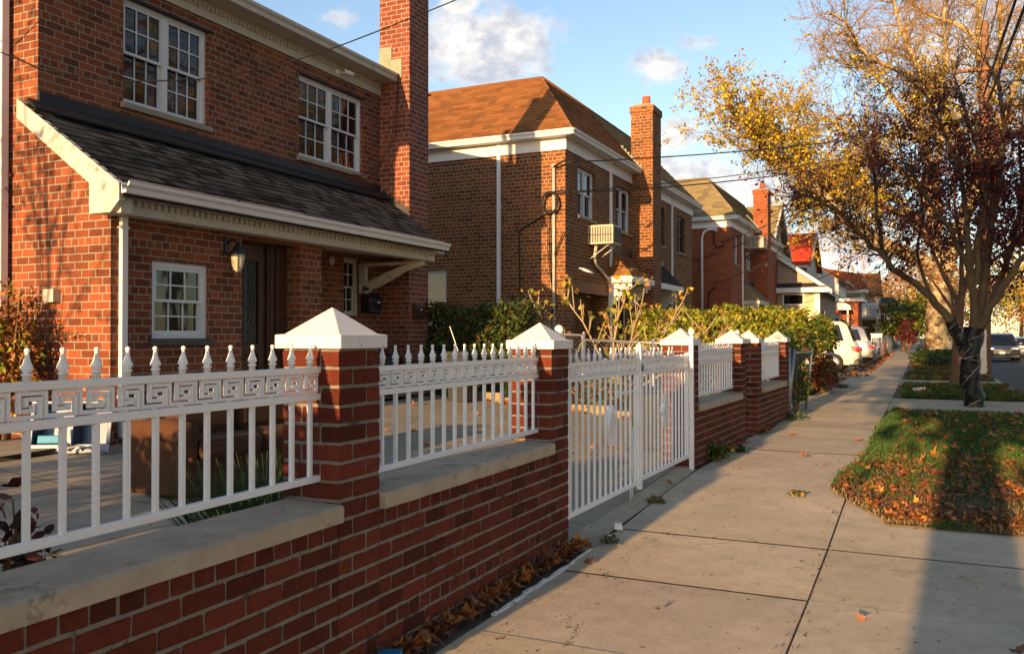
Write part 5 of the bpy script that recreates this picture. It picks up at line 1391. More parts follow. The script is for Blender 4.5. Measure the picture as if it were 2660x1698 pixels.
# twigs and litter
def blob(name, label, cat, loc, fn, mat, rz=0):
    b = MB(); fn(b); o = b.build(name, mat); o.location = loc; o.rotation_euler = (0, 0, rz); return tag(o, label, cat)
blob('paper_scrap', 'small white crumpled paper by the pavement edge near the gate', 'paper', (-2.08, 6.3, .05), lambda b: b.box(-.025, .025, -.03, .03, 0, .035, jit=.008), 'trimw', .4)
blob('twig', 'short pale stick on the right hand slab', 'stick', (.22, 6.0, .03), lambda b: b.tube([(0, 0, 0), (.06, .01, .004), (.13, -.005, 0)], .006), 'stem', -.5)
blob('wrapper', 'crumpled blue wrapper among the leaves at the foot of the wall', 'wrapper', (-2.15, 3.28, .06), lambda b: b.box(-.05, .05, -.08, .06, 0, .03, jit=.018), 'blue', .4)
blob('paper_bag', 'white paper lying on the far grass', 'paper', (.0, 22.6, .17), lambda b: b.box(-.12, .12, -.12, .12, 0, .10, jit=.05), 'trimw')
# weeds
for i, (x, y, s, h, n, l, pal) in enumerate([(-2.05, 9.75, .2, .24, 420, 'low green weed at the foot of the far brick wall', GRN + YGR[3:4]), (-1.95, 10.6, .12, .08, 120, 'small weeds in the joint beside the pavement', GRN),
        (-2.03, 5.93, .07, .06, 60, 'tiny green weed at the corner of the cement patch', GRN), (-2.07, 7.3, .1, .06, 90, 'dry tuft in the joint below the gate', [(.2, .14, .06), (.1, .1, .03)]),
        (-.98, 8.03, .09, .05, 120, 'green tuft growing in a small hole of the pavement', GRN), (-1.95, 14.9, .35, .15, 400, 'ivy weeds at the foot of the farthest pillar', GRN), (-.35, 17.6, .12, .08, 150, 'weeds at the corner of the first cross path', GRN),
        (-1.85, 24.6, .25, .12, 260, 'grass tuft beside the second fence post', GRN)]):
    bush('weed', l, (x, y, gz(y)), s, s * .9, h, n, .035, pal, 60 + i, 4, 'twig', 'weeds along the pavement', cat='weed', shell=.1)
# yellow shrub at the left and its shadow
bush('yellow_shrub', 'yellow green shrub against the sunlit side wall at the left edge', (-8.35, 5.62, .45), .46, .34, 1.62, 3200, .055, YGR[:2] + ORG + ORG[:4] + YEL[:2], 31, 26, 'twig', shell=.25)
bush('red_leaf_shrub', 'dark red shrub leaves behind the fence at the left edge', (-3.42, 2.30, .1), .22, .22, .85, 260, .07, [(.10, .02, .015), (.06, .03, .015), (.14, .04, .02)], 32, 8, shell=.4)
hd = bush('shade_hedge', 'added hedge on the near side of the yard, out of view, shading the paving', (-5.3, -.6, .1), 2.0, .3, 1.55, 7000, .10, GRN, 33, 20, box=True)  # unseen, added to throw shade over the near yard
bush('shade_hedge', 'added shrub beside the boundary wall, out of view, shading the near pillars', (-2.92, -.6, .05), .5, .3, 1.7, 3000, .09, GRN, 34, 12, box=True)  # extra unseen greenery, sized to keep sun off the lower pillars
litter('leaf_crumbs', 'tiny crumbs of brown leaves and grit scattered over the near pavement', 420, lambda rr: (lambda y: (rr.choice((rr.uniform(-2.1, -1.6), rr.uniform(-2.1, 1.2), rr.gauss(-.58, .04))), y, gz(y) + .008))(2.6 + 9 * rr.random() ** 1.3), .016, BRN + [(.05, .04, .03), (.4, .33, .22)], 17)
# creeper on the corner of the wall
def creeper(name, label, pts, n, ls, pal, seed, sp=.06):
    rr = random.Random(seed); b = MB(); base = Vector(pts[0]); b.T = Matrix.Translation(-base); b.tube(pts, .004, 4)
    t = thing(name, label, 'creeper', tuple(base)); b.build('stem', 'twig', t); P = []
    for _ in range(n):
        i = rr.randrange(len(pts) - 1); q = Vector(pts[i]).lerp(Vector(pts[i + 1]), rr.random()) - base; P.append(tuple(q + Vector((rr.gauss(0, sp), -abs(rr.gauss(0, .02)), rr.gauss(0, sp)))))
    leafcloud('leaves', P, ls, pal, t, 'leaf', 'leaf', seed)
creeper('creeper', 'red creeper hanging on the left corner of the sunlit wall', [(-8.86, 5.97, 2.2), (-8.85, 5.97, 2.7), (-8.8, 5.97, 3.0), (-8.84, 5.97, 3.3)], 110, .05, [(.30, .03, .02), (.2, .04, .02), (.12, .06, .02)], 35, .03)
creeper('creeper', 'short creeper shoot reaching across the sunlit wall', [(-8.25, 5.97, 1.45), (-8.05, 5.96, 1.5), (-7.85, 5.95, 1.56), (-7.62, 5.94, 1.52)], 60, .03, [(.30, .05, .02), (.3, .25, .04)], 36, .02)
# dark hedge on the boundary, vine hedge, fig tree, flowers
bush('dark_hedge', 'dark green hedge beside the nearest house, in shade', (-7.35, 13.15, .45), 1.45, .34, 1.62, 13000, .07, GRN + GRN + [(.14, .05, .02)], 41, 40, box=True)
bush('dark_hedge', 'sloping ivy end of the dark hedge behind the second pillar', (-5.75, 13.15, .4), .55, .3, 1.2, 2600, .06, GRN + [(.16, .09, .02), (.12, .03, .02)], 42, 16)
bush('vine_hedge', 'long sunlit yellow green vine covered fence behind the far pillars', (-4.45, 20.95, .95), 2.1, .34, 1.25, 12500, .085, YGR + YGR[:3], 43, 50, box=True)
bush('vine_hedge', 'right end of the vine hedge drooping over the driveway fence', (-2.12, 21.6, 1.05), .38, 1.2, 1.0, 2300, .085, YGR + GRN[:2], 44, 16)
bush('vine_column', 'dark vine climbing the near post of the chain link fence', (-2.15, 15.75, .1), .12, .14, 1.75, 700, .06, GRN + YGR[3:4], 45, 8)
bush('vine_hedge', 'leafy vine arching behind the chain link gate', (-2.15, 17.6, .95), .35, 1.1, .75, 2200, .07, YGR + GRN, 46, 14, petals=(60, .05, [(.5, .03, .05), (.55, .1, .15)]))
bush('flower_bush', 'bush with red flowers behind the open chain link gate', (-2.03, 16.6, .15), .22, .75, 1.15, 2600, .05, GRN + YGR[3:], 47, 14, petals=(55, .05, [(.55, .03, .06), (.6, .12, .2)]))
bush('flower_bush', 'red leaved bush beside the second fence post', (-2.12, 22.6, .15), .36, 1.1, .95, 2600, .07, [(.30, .03, .02), (.2, .03, .02), (.07, .09, .02), (.1, .12, .02)], 48, 14, petals=(50, .07, [(.6, .04, .05)]))
bush('pink_flowers', 'pink flowering bush behind the gate pillar, left one', (-4.35, 16.4, .45), .75, .4, .98, 1500, .05, GRN + YGR[3:4], 49, 18, petals=(420, .06, [(.55, .25, .28), (.6, .35, .36), (.45, .12, .16)]))
bush('pink_flowers', 'pink flowering bush between the two far pillars', (-3.2, 16.4, .35), .5, .4, .95, 1200, .05, GRN + YGR[3:4], 50, 14, petals=(300, .06, [(.55, .22, .26), (.6, .32, .34), (.45, .10, .14)]))
bush('evergreen_shrub', 'dark evergreen shrub against the chimney of the second house', (-6.1, 24.0, .5), .5, .6, 2.1, 1600, .08, GRN, 51, 10)
for i, (x, l) in enumerate(((-5.9, 'left'), (-4.7, 'middle'), (-3.5, 'right'))):
    bush('garden_plants', 'low green and orange plants in the small garden, %s clump' % l, (x, 13.6, yz(x, 13.6) + .05), .62, .8, .42, 900, .07, GRN + YGR + ORG[:2], 52 + i, 10, group='low plants in the small garden', shell=.2, cat='plants')
def fig():
    rr = random.Random(9); base = Vector((-4.85, 14.4, .45)); t = thing('fig_tree', 'leafless looking fig tree with pale stems and large yellow leaves', 'tree', tuple(base)); b = MB(); tips = []
    for a, l, e in ((-1.95, 2.7, .80), (-1.5, 2.2, .95), (-1.0, 2.1, 1.2), (-.6, 1.9, 1.3), (-.1, 1.9, 1.35), (.5, 1.9, 1.15), (.9, 1.9, .9), (1.35, 2.3, .72), (.2, 1.6, .9), (1.7, 2.3, .45), (-1.2, 1.5, .6), (.7, 1.2, 1.3)):
        P = [Vector((rr.uniform(-.15, .15), 0, 0))]; d = Vector((a, rr.uniform(-.3, .3), e)).normalized()
        n = 8
        for i in range(n):
            d = (d + Vector((rr.gauss(0, .12), rr.gauss(0, .12), .015 + rr.gauss(0, .08)))).normalized(); P.append(P[-1] + d * l / n)
            for _k in range((i > 2) * 2):
                q = [P[-1]]; dd = (d + Vector((rr.gauss(0, .8), rr.gauss(0, .5), rr.uniform(0, .9)))).normalized()
                for _ in range(4): dd = (dd + Vector((0, 0, .12))).normalized(); q.append(q[-1] + dd * rr.uniform(.06, .13))
                b.tube([tuple(z) for z in q], [.012, .011, .009, .008, .006], 6); tips += [q[-1], q[-1], q[-2]]
        b.tube([tuple(z) for z in P], [.026 - .0020 * i for i in range(n + 1)], 7); tips += [P[-1]] * 3
    b.build('stems', 'stem', t)
    pts = [tuple(rr.choice(tips) + Vector((rr.gauss(0, .05), rr.gauss(0, .05), rr.gauss(0, .05)))) for _ in range(560)]
    leafcloud('leaves', pts, .085, [(.34, .27, .025), (.27, .25, .03), (.15, .19, .025), (.30, .14, .03)], t, 'leaf', 'maple', 10)
fig()
# small street trees, background trees
T4 = [(.15, .10, [(1.0, 28.6, .0), (1.02, 28.6, .9), (1.1, 28.6, 1.9), (1.15, 28.7, 2.7)]), (.09, .02, [(1.15, 28.7, 2.6), (1.5, 28.6, 3.8), (1.9, 28.4, 5.2), (2.1, 28.2, 6.8)]), (.08, .02, [(1.12, 28.7, 2.4), (.6, 28.9, 3.6), (.2, 29.2, 4.9), (.0, 29.3, 6.2)]),
      (.08, .02, [(1.15, 28.7, 2.7), (1.2, 29.3, 4.2), (1.0, 29.7, 5.8), (1.2, 29.9, 7.4)]), (.07, .02, [(1.3, 28.6, 3.2), (2.2, 28.2, 3.9), (3.0, 28.0, 4.9), (3.6, 27.9, 6.2)])]
bigtree('plum_tree', 'second dark red tree behind the wrapped one', T4, 'bark2', 'twigd', MAR + MAR[3:] + [(.16, .03, .015)], .11, 3800, 3, 1.1, 4, 2, 24, shape='quad', start=.3, spread=.1, twr=.02)
T3 = [(.13, .09, [(1.35, 39, .05), (1.38, 39, 1.2), (1.30, 39, 2.6)]), (.06, .015, [(1.3, 39, 2.5), (.5, 39, 3.8), (-.6, 39, 4.8), (-1.6, 39, 5.2)]), (.07, .02, [(1.3, 39, 2.6), (1.8, 39, 4), (2.2, 39, 5.6)]), (.05, .015, [(1.3, 39, 2.6), (1.1, 39, 3.9), (.6, 39, 5.6)])]
bigtree('small_street_tree', 'thin reddish brown street tree in front of the plane tree', T3, 'bark2', 'twig', [(.30, .09, .03), (.4, .2, .04)], .12, 700, 3, 1.2, 4, 2, 25, start=.3, spread=.1, twr=.02)
simpletree('garden_tree', 'green and yellow garden tree far along the left pavement', (-1.2, 84, 0), 4.6, 2.0, 2600, .30, YGR + GRN, .15, seed=61, cat='tree')
simpletree('garden_tree', 'dark red round shrub tree far along the left pavement', (-.7, 70, 0), 2.7, .75, 900, .16, [(.06, .010, .012), (.10, .014, .012)], .06, seed=62, cat='tree')
bg_ = [(2.5, 150, 15, 6, 'russet'), (-3.5, 135, 11, 5, 'russet'), (-8, 170, 14, 7, 'russet'), (6, 190, 16, 8, 'golden'), (14, 120, 15, 6.5, 'golden'), (19, 95, 13, 6, 'green'), (11.5, 84, 7, 3.2, 'orange'), (24, 120, 17, 8, 'green'), (15, 160, 17, 8, 'russet'), (1, 108, 8, 3.4, 'golden'), (13.2, 64, 9, 3.2, 'green'), (30, 90, 16, 8, 'golden')]
PALS = {'russet': [(.26, .13, .05), (.34, .17, .05), (.2, .10, .05), (.38, .24, .06)], 'golden': YEL + [(.3, .28, .05)], 'green': YGR + GRN, 'orange': ORG}
WH = ['far down the road', 'left of the road end', 'behind the last houses', 'at the very end of the road', 'right of the road', 'at the right edge', 'beside the parked cars', 'tall, behind the right edge trees', 'far right behind others', 'at the end of the pavement', 'just behind the silver car', 'far right, largest']
for i, (x, y, h, r_, p) in enumerate(bg_):
    simpletree('background_tree', '%s background tree %s' % (p, WH[i]), (x, y, 0), h, r_, int(2600 if y > 100 else 3600), .36 * (y / 100) ** .5, PALS[p], .28, 'bark2', 70 + i, 'autumn trees at the end of the street', clumps=30, zc=.55)
# trees out of the picture: they shade the wall and the pavement and are mirrored in the windows
simpletree('street_tree', 'tall street tree behind the photographer', (-.20, -5.0, 0), 12.5, 2.7, 8000, .26, YEL, .27, 'bark', 91, 'street trees out of view', clumps=70, zc=.56, flat=.86)
simpletree('street_tree', 'sparse tree in the garden left of the nearest house', (-8.6, -1.5, 0), 7.2, 1.9, 420, .12, YGR, .05, 'twig', 92, 'street trees out of view', clumps=24, zc=.62)
for i, (x, y, h) in enumerate(((13.5, 14, 14), (14, 27, 19), (15, 41, 17), (13, 4, 11))):
    simpletree('street_tree', 'golden tree across the road out of view, ' + ('level with the gate', 'level with the second house', 'level with the third house', 'level with the near wall')[i], (x, y, 0), h, 5.0, 7000, .26, YEL + ORG[:2], .25, 'bark2', 94 + i, 'street trees out of view', zc=.58)
bush('ground_cover', 'dark green ivy around the foot of the plane tree', (.9, 47.5, .1), 1.3, 7, .75, 3800, .17, GRN + GRN[:1], 55, 6, cat='ivy', shell=.3)
# ------------------------------------------------------------------ things in the yard
def tk(T0):   # helper for a thing whose parts are written in its own coordinates
    def q(n, m, fn, bevel=0, parent=None): b = MB(); fn(b); return b.build(n, m, parent or T0, bevel=bevel)
    return q
sofa = thing('loveseat', 'discarded brown woven loveseat standing in the yard behind the fence', 'sofa', (-5.35, 4.86, yz(-5.35, 5.2) - .0), math.radians(-4))
q = tk(sofa)
q('base', 'sofa', lambda b: b.box(-.30, .32, .02, 1.5, .03, .30), .03)
q('backrest', 'sofa', lambda b: b.box(-.34, -.14, .0, 1.52, .05, .68), .05)
def f(b):
    b.box(-.335, .30, -.02, .14, .02, .50)
    b.tube([(-.30, .06, .50), (.10, .06, .51), (.30, .06, .49)], [.10, .105, .10], 18)
q('arm', 'sofa', f, .02)
def f(b):
    b.box(-.335, .30, 1.42, 1.58, .02, .50)
    b.tube([(-.30, 1.5, .50), (.10, 1.5, .51), (.30, 1.5, .49)], [.10, .105, .10], 18)
q('arm', 'sofa', f, .02)
q('cushion', 'sofa', lambda b: b.box(-.14, .36, .15, .78, .28, .46), .06); q('cushion', 'sofa', lambda b: b.box(-.14, .36, .79, 1.41, .28, .46), .06)
q('back_cushion', 'sofa', lambda b: b.box(-.16, .04, .16, .78, .44, .74), .07); q('back_cushion', 'sofa', lambda b: b.box(-.16, .04, .79, 1.4, .44, .74), .07)
q('button', 'terra', lambda b: b.lathe([(.022, 0), (.018, .012), (.0, .015)], (.305, .06, .3), 12, axis='x'))
sk = thing('kitchen_sink', 'discarded double steel kitchen sink leaning upright near the house corner', 'sink', (-7.2, 5.5, yz(-7.2, 5.5)), math.radians(32))
q = tk(sk)
S_ = Matrix.Rotation(math.radians(-14), 4, 'X')
def sbt(n, m, fn, bevel=0, parent=None): b = MB(S_); fn(b); return b.build(n, m, parent or sk, bevel=bevel)
def f(b):
    w, h = .37, .50
    for a, c, d, e in ((-w, w, 0, .09), (-w, w, h - .03, h), (-w, -w + .04, .09, h - .03), (w - .04, w, .09, h - .03), (-.03, .03, .09, h - .03)): b.box(a, c, -.012, .006, d, e)
sbt('rim', 'steel', f, .006)
for a in (-.33, .03):
    def f(b):
        x0, x1, z0, z1, d = a, a + .30, .09, .47, .17
        b.quad((x0, 0, z0), (x1, 0, z0), (x1 - .02, d, z0 + .02), (x0 + .02, d, z0 + .02)); b.quad((x0, 0, z1), (x0 + .02, d, z1 - .02), (x1 - .02, d, z1 - .02), (x1, 0, z1))
        b.quad((x0, 0, z0), (x0 + .02, d, z0 + .02), (x0 + .02, d, z1 - .02), (x0, 0, z1)); b.quad((x1, 0, z0), (x1, 0, z1), (x1 - .02, d, z1 - .02), (x1 - .02, d, z0 + .02)); b.quad((x0 + .02, d, z0 + .02), (x1 - .02, d, z0 + .02), (x1 - .02, d, z1 - .02), (x0 + .02, d, z1 - .02))
    sbt('basin', 'steel', f)
sbt('tap', 'grey', lambda b: (b.tube([(.02, -.02, .045), (.02, -.06, .05), (-.02, -.10, .11), (-.06, -.13, .22)], [.03, .026, .02, .016]), b.box(-.11, .13, -.03, -.012, .02, .07)), .004)
sbt('blue_sponge', 'blue', lambda b: b.box(-.30, -.10, .02, .12, .10, .18), .01)
q('hose', 'grey', lambda b: b.tube([(-.02, -.14, .012), (.02, -.12, .06), (.12, -.11, .085), (.24, -.10, .06), (.36, -.12, .014)], .012))
blob('iron_rod', 'rusty iron rod lying on the yard paving behind the near fence', 'rod', (0, 0, 0), lambda b: b.tube([(-4.62, 2.96, yz(-4.62, 3) + .012), (-3.55, 3.02, yz(-3.55, 3) + .012)], .012), 'bark2')
def f(rr_seed=3):
    rr = random.Random(3); t = thing('grass_clump', 'dark green broom like clump between the loveseat and the fence', 'plant', (-3.55, 4.05, yz(-3.6, 4)))
    b = MB()
    for _ in range(560):
        a = rr.uniform(0, 2 * PI); q_ = rr.random() ** .5; x, y = math.cos(a) * .16 * q_ , math.sin(a) * .34 * q_; l = rr.uniform(.45, .74); e = Vector((math.cos(a) * q_ * .55 + rr.gauss(0, .12), math.sin(a) * q_ * .55 + rr.gauss(0, .12), 1)).normalized()
        k = rr.uniform(.6, 1.3); b.tube([(x, y, 0), tuple(Vector((x, y, 0)) + e * l * .6), tuple(Vector((x, y, -.02)) + e * l + Vector((e.x, e.y, 0)) * .05)], [.0042, .0036, .0015], 3, caps=False, col=(.035 * k, .075 * k, .018 * k))
    b.build('stalks', 'blade', t)
f()
# dustbins
tb_ = thing('dustbin', 'black wheeled dustbin seen through the far gate leaf', 'dustbin', (-2.83, 9.95, yz(-2.8, 9.9))); q = tk(tb_)
q('body', 'blackp', lambda b: b.add([(x * s, y * s, z) for z, s in ((.02, .8), (.68, 1)) for x, y in ((-.24, -.26), (.24, -.26), (.24, .26), (-.24, .26))], [(3, 2, 1, 0), (4, 5, 6, 7)] + [(i, (i + 1) % 4, 4 + (i + 1) % 4, 4 + i) for i in range(4)]), .01)
q('lid', 'blackp', lambda b: b.box(-.26, .26, -.29, .28, .68, .73), .02)
for s in (-1, 1): q('wheel', 'tyre', lambda b: b.lathe([(.08, -.02), (.08, .02)], (s * .2, .24, .08), 16, axis='x'))
tb_ = thing('dustbin', 'black dustbin with a plastic bag over the rim on the porch', 'dustbin', (-7.55, 11.3, .5)); q = tk(tb_)
q('body', 'blackp', lambda b: b.lathe([(.2, 0), (.24, .62), (.25, .62)], (0, 0, 0), 20))
def f(b):
    rr = random.Random(2); n = 28; P = []
    for r_, z in ((.262, .50), (.272, .60), (.262, .70), (.22, .73), (.1, .70)):
        for k in range(n): t = 2 * PI * k / n; w = r_ * (1 + rr.uniform(-.05, .05)); P.append((w * math.cos(t), w * math.sin(t), z + rr.uniform(-.02, .02)))
    b.smooth = True; b.add(P, [(i * n + k, i * n + (k + 1) % n, (i + 1) * n + (k + 1) % n, (i + 1) * n + k) for i in range(4) for k in range(n)])
q('bin_bag', 'tar_bag', f)
tb_ = thing('dustbin', 'dark blue grey dustbin with a stick leaning out, behind the second fence panel', 'dustbin', (-6.55, 12.0, yz(-6.5, 12))); q = tk(tb_)
q('body', 'binb', lambda b: b.add([(x * s, y * s, z) for z, s in ((.0, .8), (.8, 1)) for x, y in ((-.21, -.2), (.21, -.2), (.21, .2), (-.21, .2))], [(3, 2, 1, 0), (4, 5, 6, 7)] + [(i, (i + 1) % 4, 4 + (i + 1) % 4, 4 + i) for i in range(4)]), .01)
q('rim', 'binb', lambda b: b.box(-.23, .23, -.22, .22, .72, .80), .01)
q('stick', 'trimw', lambda b: b.tube([(0, 0, .6), (-.22, -.02, 1.2)], .007))
# garden kerb
b = MB(); xk = -6.9
while xk < -2.95:
    z = yz(xk + .45, 12.4); b.box(xk, xk + .88, 12.40, 12.55, z - .05, z + .13, col=rc((.5, .47, .40), .08)); xk += .9
tag(b.build('garden_kerb', 'conc', bevel=.01), 'low pale concrete kerb between the yard and the small garden', 'kerb')
# chain link fences
def chainlink(name, label, a, c, z0a, z0c, h, posts, group=None, mesh=.075, knuckle=True, lean=0):
    a, c = Vector(a), Vector(c); L = (c - a).length; U = (c - a).normalized(); t = thing(name, label, 'chain link fence', tuple(a), 0, group)
    def P(u, z):
        w = a + U * u; zz = z0a + (z0c - z0a) * u / L + z; return (w.x - a.x + lean * z, w.y - a.y, zz - a.z)
    b = MB(); u = -h
    def seg(p, q, r=.0015):
        b.tube([p, q], r, 4, caps=False)
    while u < L:
        u0, z_0 = u, 0
        if u0 < 0: z_0 = -u0; u0 = 0
        u1, z1 = u + h, h
        if u1 > L: z1 = h - (u1 - L); u1 = L
        if z1 > z_0: seg(P(u0, z_0), P(u1, z1)); seg(P(u0, h - z_0), P(u1, h - z1))
        u += mesh
    b.build('wire_mesh', 'grey', t)
    b = MB(); b.tube([P(0, h), P(L, h)], .019, 8); b.build('top_rail', 'grey', t)
    for k in range(posts):
        u = L * k / max(1, posts - 1); b = MB(); b.tube([P(u, -.1), P(u, h + .03)], .027, 10); b.lathe([(.03, 0), (.028, .02), (.0, .035)], P(u, h + .03), 10); b.build('post', 'grey', t)
    return t
chainlink('chain_link_fence', 'chain link fence behind the fig tree on the garden kerb', (-4.7, 12.5, 0), (-2.45, 12.5, 0), .34, .25, 1.12, 3)
chainlink('chain_link_fence', 'chain link fence under the dark hedge beside the nearest house', (-8.3, 13.35, 0), (-5.0, 13.35, 0), .48, .38, 1.15, 4)
chainlink('chain_link_fence', 'chain link panel along the pavement after the farthest pillar', (-2.06, 15.15, 0), (-2.03, 15.62, 0), .12, .13, 1.12, 2)
chainlink('chain_link_gate', 'half open leaning chain link gate full of flowers', (-2.08, 15.8, 0), (-1.93, 17.1, 0), .18, .16, 1.05, 2, lean=.10)
chainlink('chain_link_fence', 'chain link fence beside the red leaved bush', (-2.11, 24.0, 0), (-2.12, 24.9, 0), .13, .13, 1.12, 2)
chainlink('chain_link_fence', 'chain link fence carrying the vine hedge', (-6.6, 20.95, 0), (-2.4, 20.95, 0), .5, .15, 1.15, 5)
for i, (y0, y1) in enumerate(((49.5, 56.5), (60, 69), (73, 86))):
    chainlink('chain_link_fence', 'far chain link fence along the left pavement, %s stretch' % ('first', 'second', 'third')[i], (-2.2, y0, 0), (-2.15, y1, 0), .12, .12, 1.25, 4, 'far chain link fences', mesh=.16)
gt = thing('privacy_gate', 'white framed gate with green slats far along the left pavement', 'gate', (-2.2, 57.2, .12)); q = tk(gt)
for i, y in enumerate((0, .9, 1.8, 2.7)): q('post', 'trimw', lambda b: b.box(-.04, .04, y - .04, y + .04, 0, 1.45 + (.1 if i % 2 else 0)))
q('frame', 'trimw', lambda b: (b.box(-.02, .02, 0, 2.7, 1.25, 1.30), b.box(-.02, .02, 0, 2.7, .08, .13)))
q('slats', 'greenslat', lambda b: [b.box(-.01, .01, .08 + k * .115, .14 + k * .115, .13, 1.25) for k in range(22)])
pf = thing('picket_gate_pier', 'brick pier with white picket top far along the left pavement', 'pier', (-2.1, 66, .12)); q = tk(pf)
q('pier', 'brick3', lambda b: b.box(-.5, .05, -.3, .3, 0, .95)); q('picket_top', 'trimw', lambda b: (b.box(-.9, -.2, -.32, -.28, .95, 1.5), b.box(-.95, -.15, -.36, -.26, 1.5, 1.56)))
# ------------------------------------------------------------------ houses further along
def sidehouse(name, label, Y0, X, mats, fn):
    h = thing(name, label, 'house', (X, Y0, 0)); I = Matrix.Translation((-X, -Y0, 0))
    def q(n, m, f_, bevel=0, parent=None, uo=(0, 0)): b = MB(I); b.uo = uo; f_(b); return b.build(n, m, parent or h, bevel=bevel)
    fn(h, I, q); return h
def gable(b, x0, x1, y, z0, zr, xr=None):     # gable wall facing -Y
    xr = (x0 + x1) / 2 if xr is None else xr; b.quad((x0, y, z0), (x1, y, z0), (xr, y, zr))
def f(h, I, q):
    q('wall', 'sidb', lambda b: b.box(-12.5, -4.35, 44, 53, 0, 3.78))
    q('front_wall', 'stone2', lambda b: b.box(-4.35, -4.32, 44.02, 53, 0, 3.78))
    q('gable_wall', 'sidt', lambda b: gable(b, -12.5, -4.3, 43.99, 3.9, 6.95))
    r = q('roof', 'sh_olv', lambda b: (b.add([(-8.4, 43.75, 7.0), (-3.75, 43.75, 3.72), (-3.75, 54, 3.72), (-8.4, 54, 7.0), (-13, 43.75, 3.72), (-13, 54, 3.72), (-8.4, 43.75, 6.85), (-3.75, 43.75, 3.57), (-3.75, 54, 3.57)], [(0, 1, 2, 3), (0, 3, 5, 4), (6, 7, 8)])))
    q('rake_board', 'trimw', lambda b: (b.add([(x, y, z) for y in (43.70, 43.76) for x, z in ((-8.4, 7.03), (-3.72, 3.74), (-3.72, 3.55), (-8.4, 6.80))], [(0, 1, 2, 3), (7, 6, 5, 4), (0, 4, 5, 1), (1, 5, 6, 2), (2, 6, 7, 3)])), parent=r)
    q('pent_roof', 'sh_dark', lambda b: b.add([(-12.5, 43.98, 4.1), (-4.3, 43.98, 4.1), (-3.9, 43.55, 3.86), (-12.5, 43.55, 3.86)], [(0, 1, 2, 3)]), parent=r)
    q('eave_board', 'trimw', lambda b: b.box(-12.5, -3.85, 43.5, 43.99, 3.62, 3.855), parent=r)
    q('corner_board', 'trimw', lambda b: b.box(-4.55, -4.3, 43.97, 44.0, 0, 3.6))
    window(h, I @ FY(0, 44), -6.05, -5.0, 3.0, 3.6, frame='trimw', sill=None, fixed=True, rec=-.12)
    q('wall_lamp', 'black', lambda b: (b.box(-4.32, -4.2, 45.4, 45.55, 2.5, 2.75), b.lathe([(.1, 0), (.07, .2), (.02, .25)], (-4.1, 45.5, 2.3), 8)))
    q('shutter_door', 'stone2', lambda b: b.box(-4.32, -4.28, 46.4, 47.4, .2, 2.9))
sidehouse('bungalow', 'cream bungalow with pinkish gable and small window', 44, -4.35, None, f)
def roofslope(q, parent, mat, x0, x1, y0, z0, y1, z1, n, seed, I, w=.3, name='shingle_courses'):
    L = math.hypot(y1 - y0, z1 - z0); o = shingles(parent, name, mat, Vector((0, y1, z1 + .02)), (1, 0, 0), Vector((0, (y0 - y1) / L, (z0 - z1) / L)), n, L, lambda t: (x0, x1), w=w, thick=.02, var=.16, seed=seed); o.data.transform(I)
def f(h, I, q):
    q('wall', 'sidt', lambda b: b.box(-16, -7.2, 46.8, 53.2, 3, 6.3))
    q('gable_wall', 'sidt', lambda b: b.add([(-7.18, 46.6, 6.3), (-7.18, 53.4, 6.3), (-7.18, 50, 8.75)], [(0, 1, 2)]))
    r = q('roof', 'sh_olv', lambda b: b.add([(-16, 46.3, 6.15), (-6.9, 46.3, 6.15), (-6.9, 50, 8.85), (-16, 50, 8.85), (-6.9, 53.7, 6.15), (-16, 53.7, 6.15)], [(0, 1, 2, 3), (3, 2, 4, 5)]))
    roofslope(q, r, 'sh_olv', -13, -6.9, 46.3, 6.15, 50, 8.85, 16, 31, I)
    q('rake_board', 'trimw', lambda b: b.add([(x, y, z) for x in (-6.9, -6.82) for y, z in ((46.2, 6.1), (50, 8.9), (53.8, 6.1), (53.8, 5.9), (50, 8.68), (46.2, 5.9))], [(0, 1, 4, 5), (1, 2, 3, 4), (6, 11, 10, 7), (7, 10, 9, 8), (0, 6, 7, 1), (1, 7, 8, 2), (5, 4, 10, 11), (4, 3, 9, 10)]), parent=r)
    q('eave_box', 'trim', lambda b: b.box(-7.2, -6.85, 46.3, 53.7, 5.85, 6.1), parent=r)
    window(h, I @ FX(-7.18), 49.3, 50.6, 6.6, 7.7, frame='trimw', sill=None, rec=-.12)
    window(h, I @ FX(-7.2), 49.0, 50.6, 4.3, 5.6, frame='trimw', sill=None, rec=-.12, cols=1)
sidehouse('gabled_house', 'tall house with olive shingle roof and gable to the street', 50, -7.2, None, f)
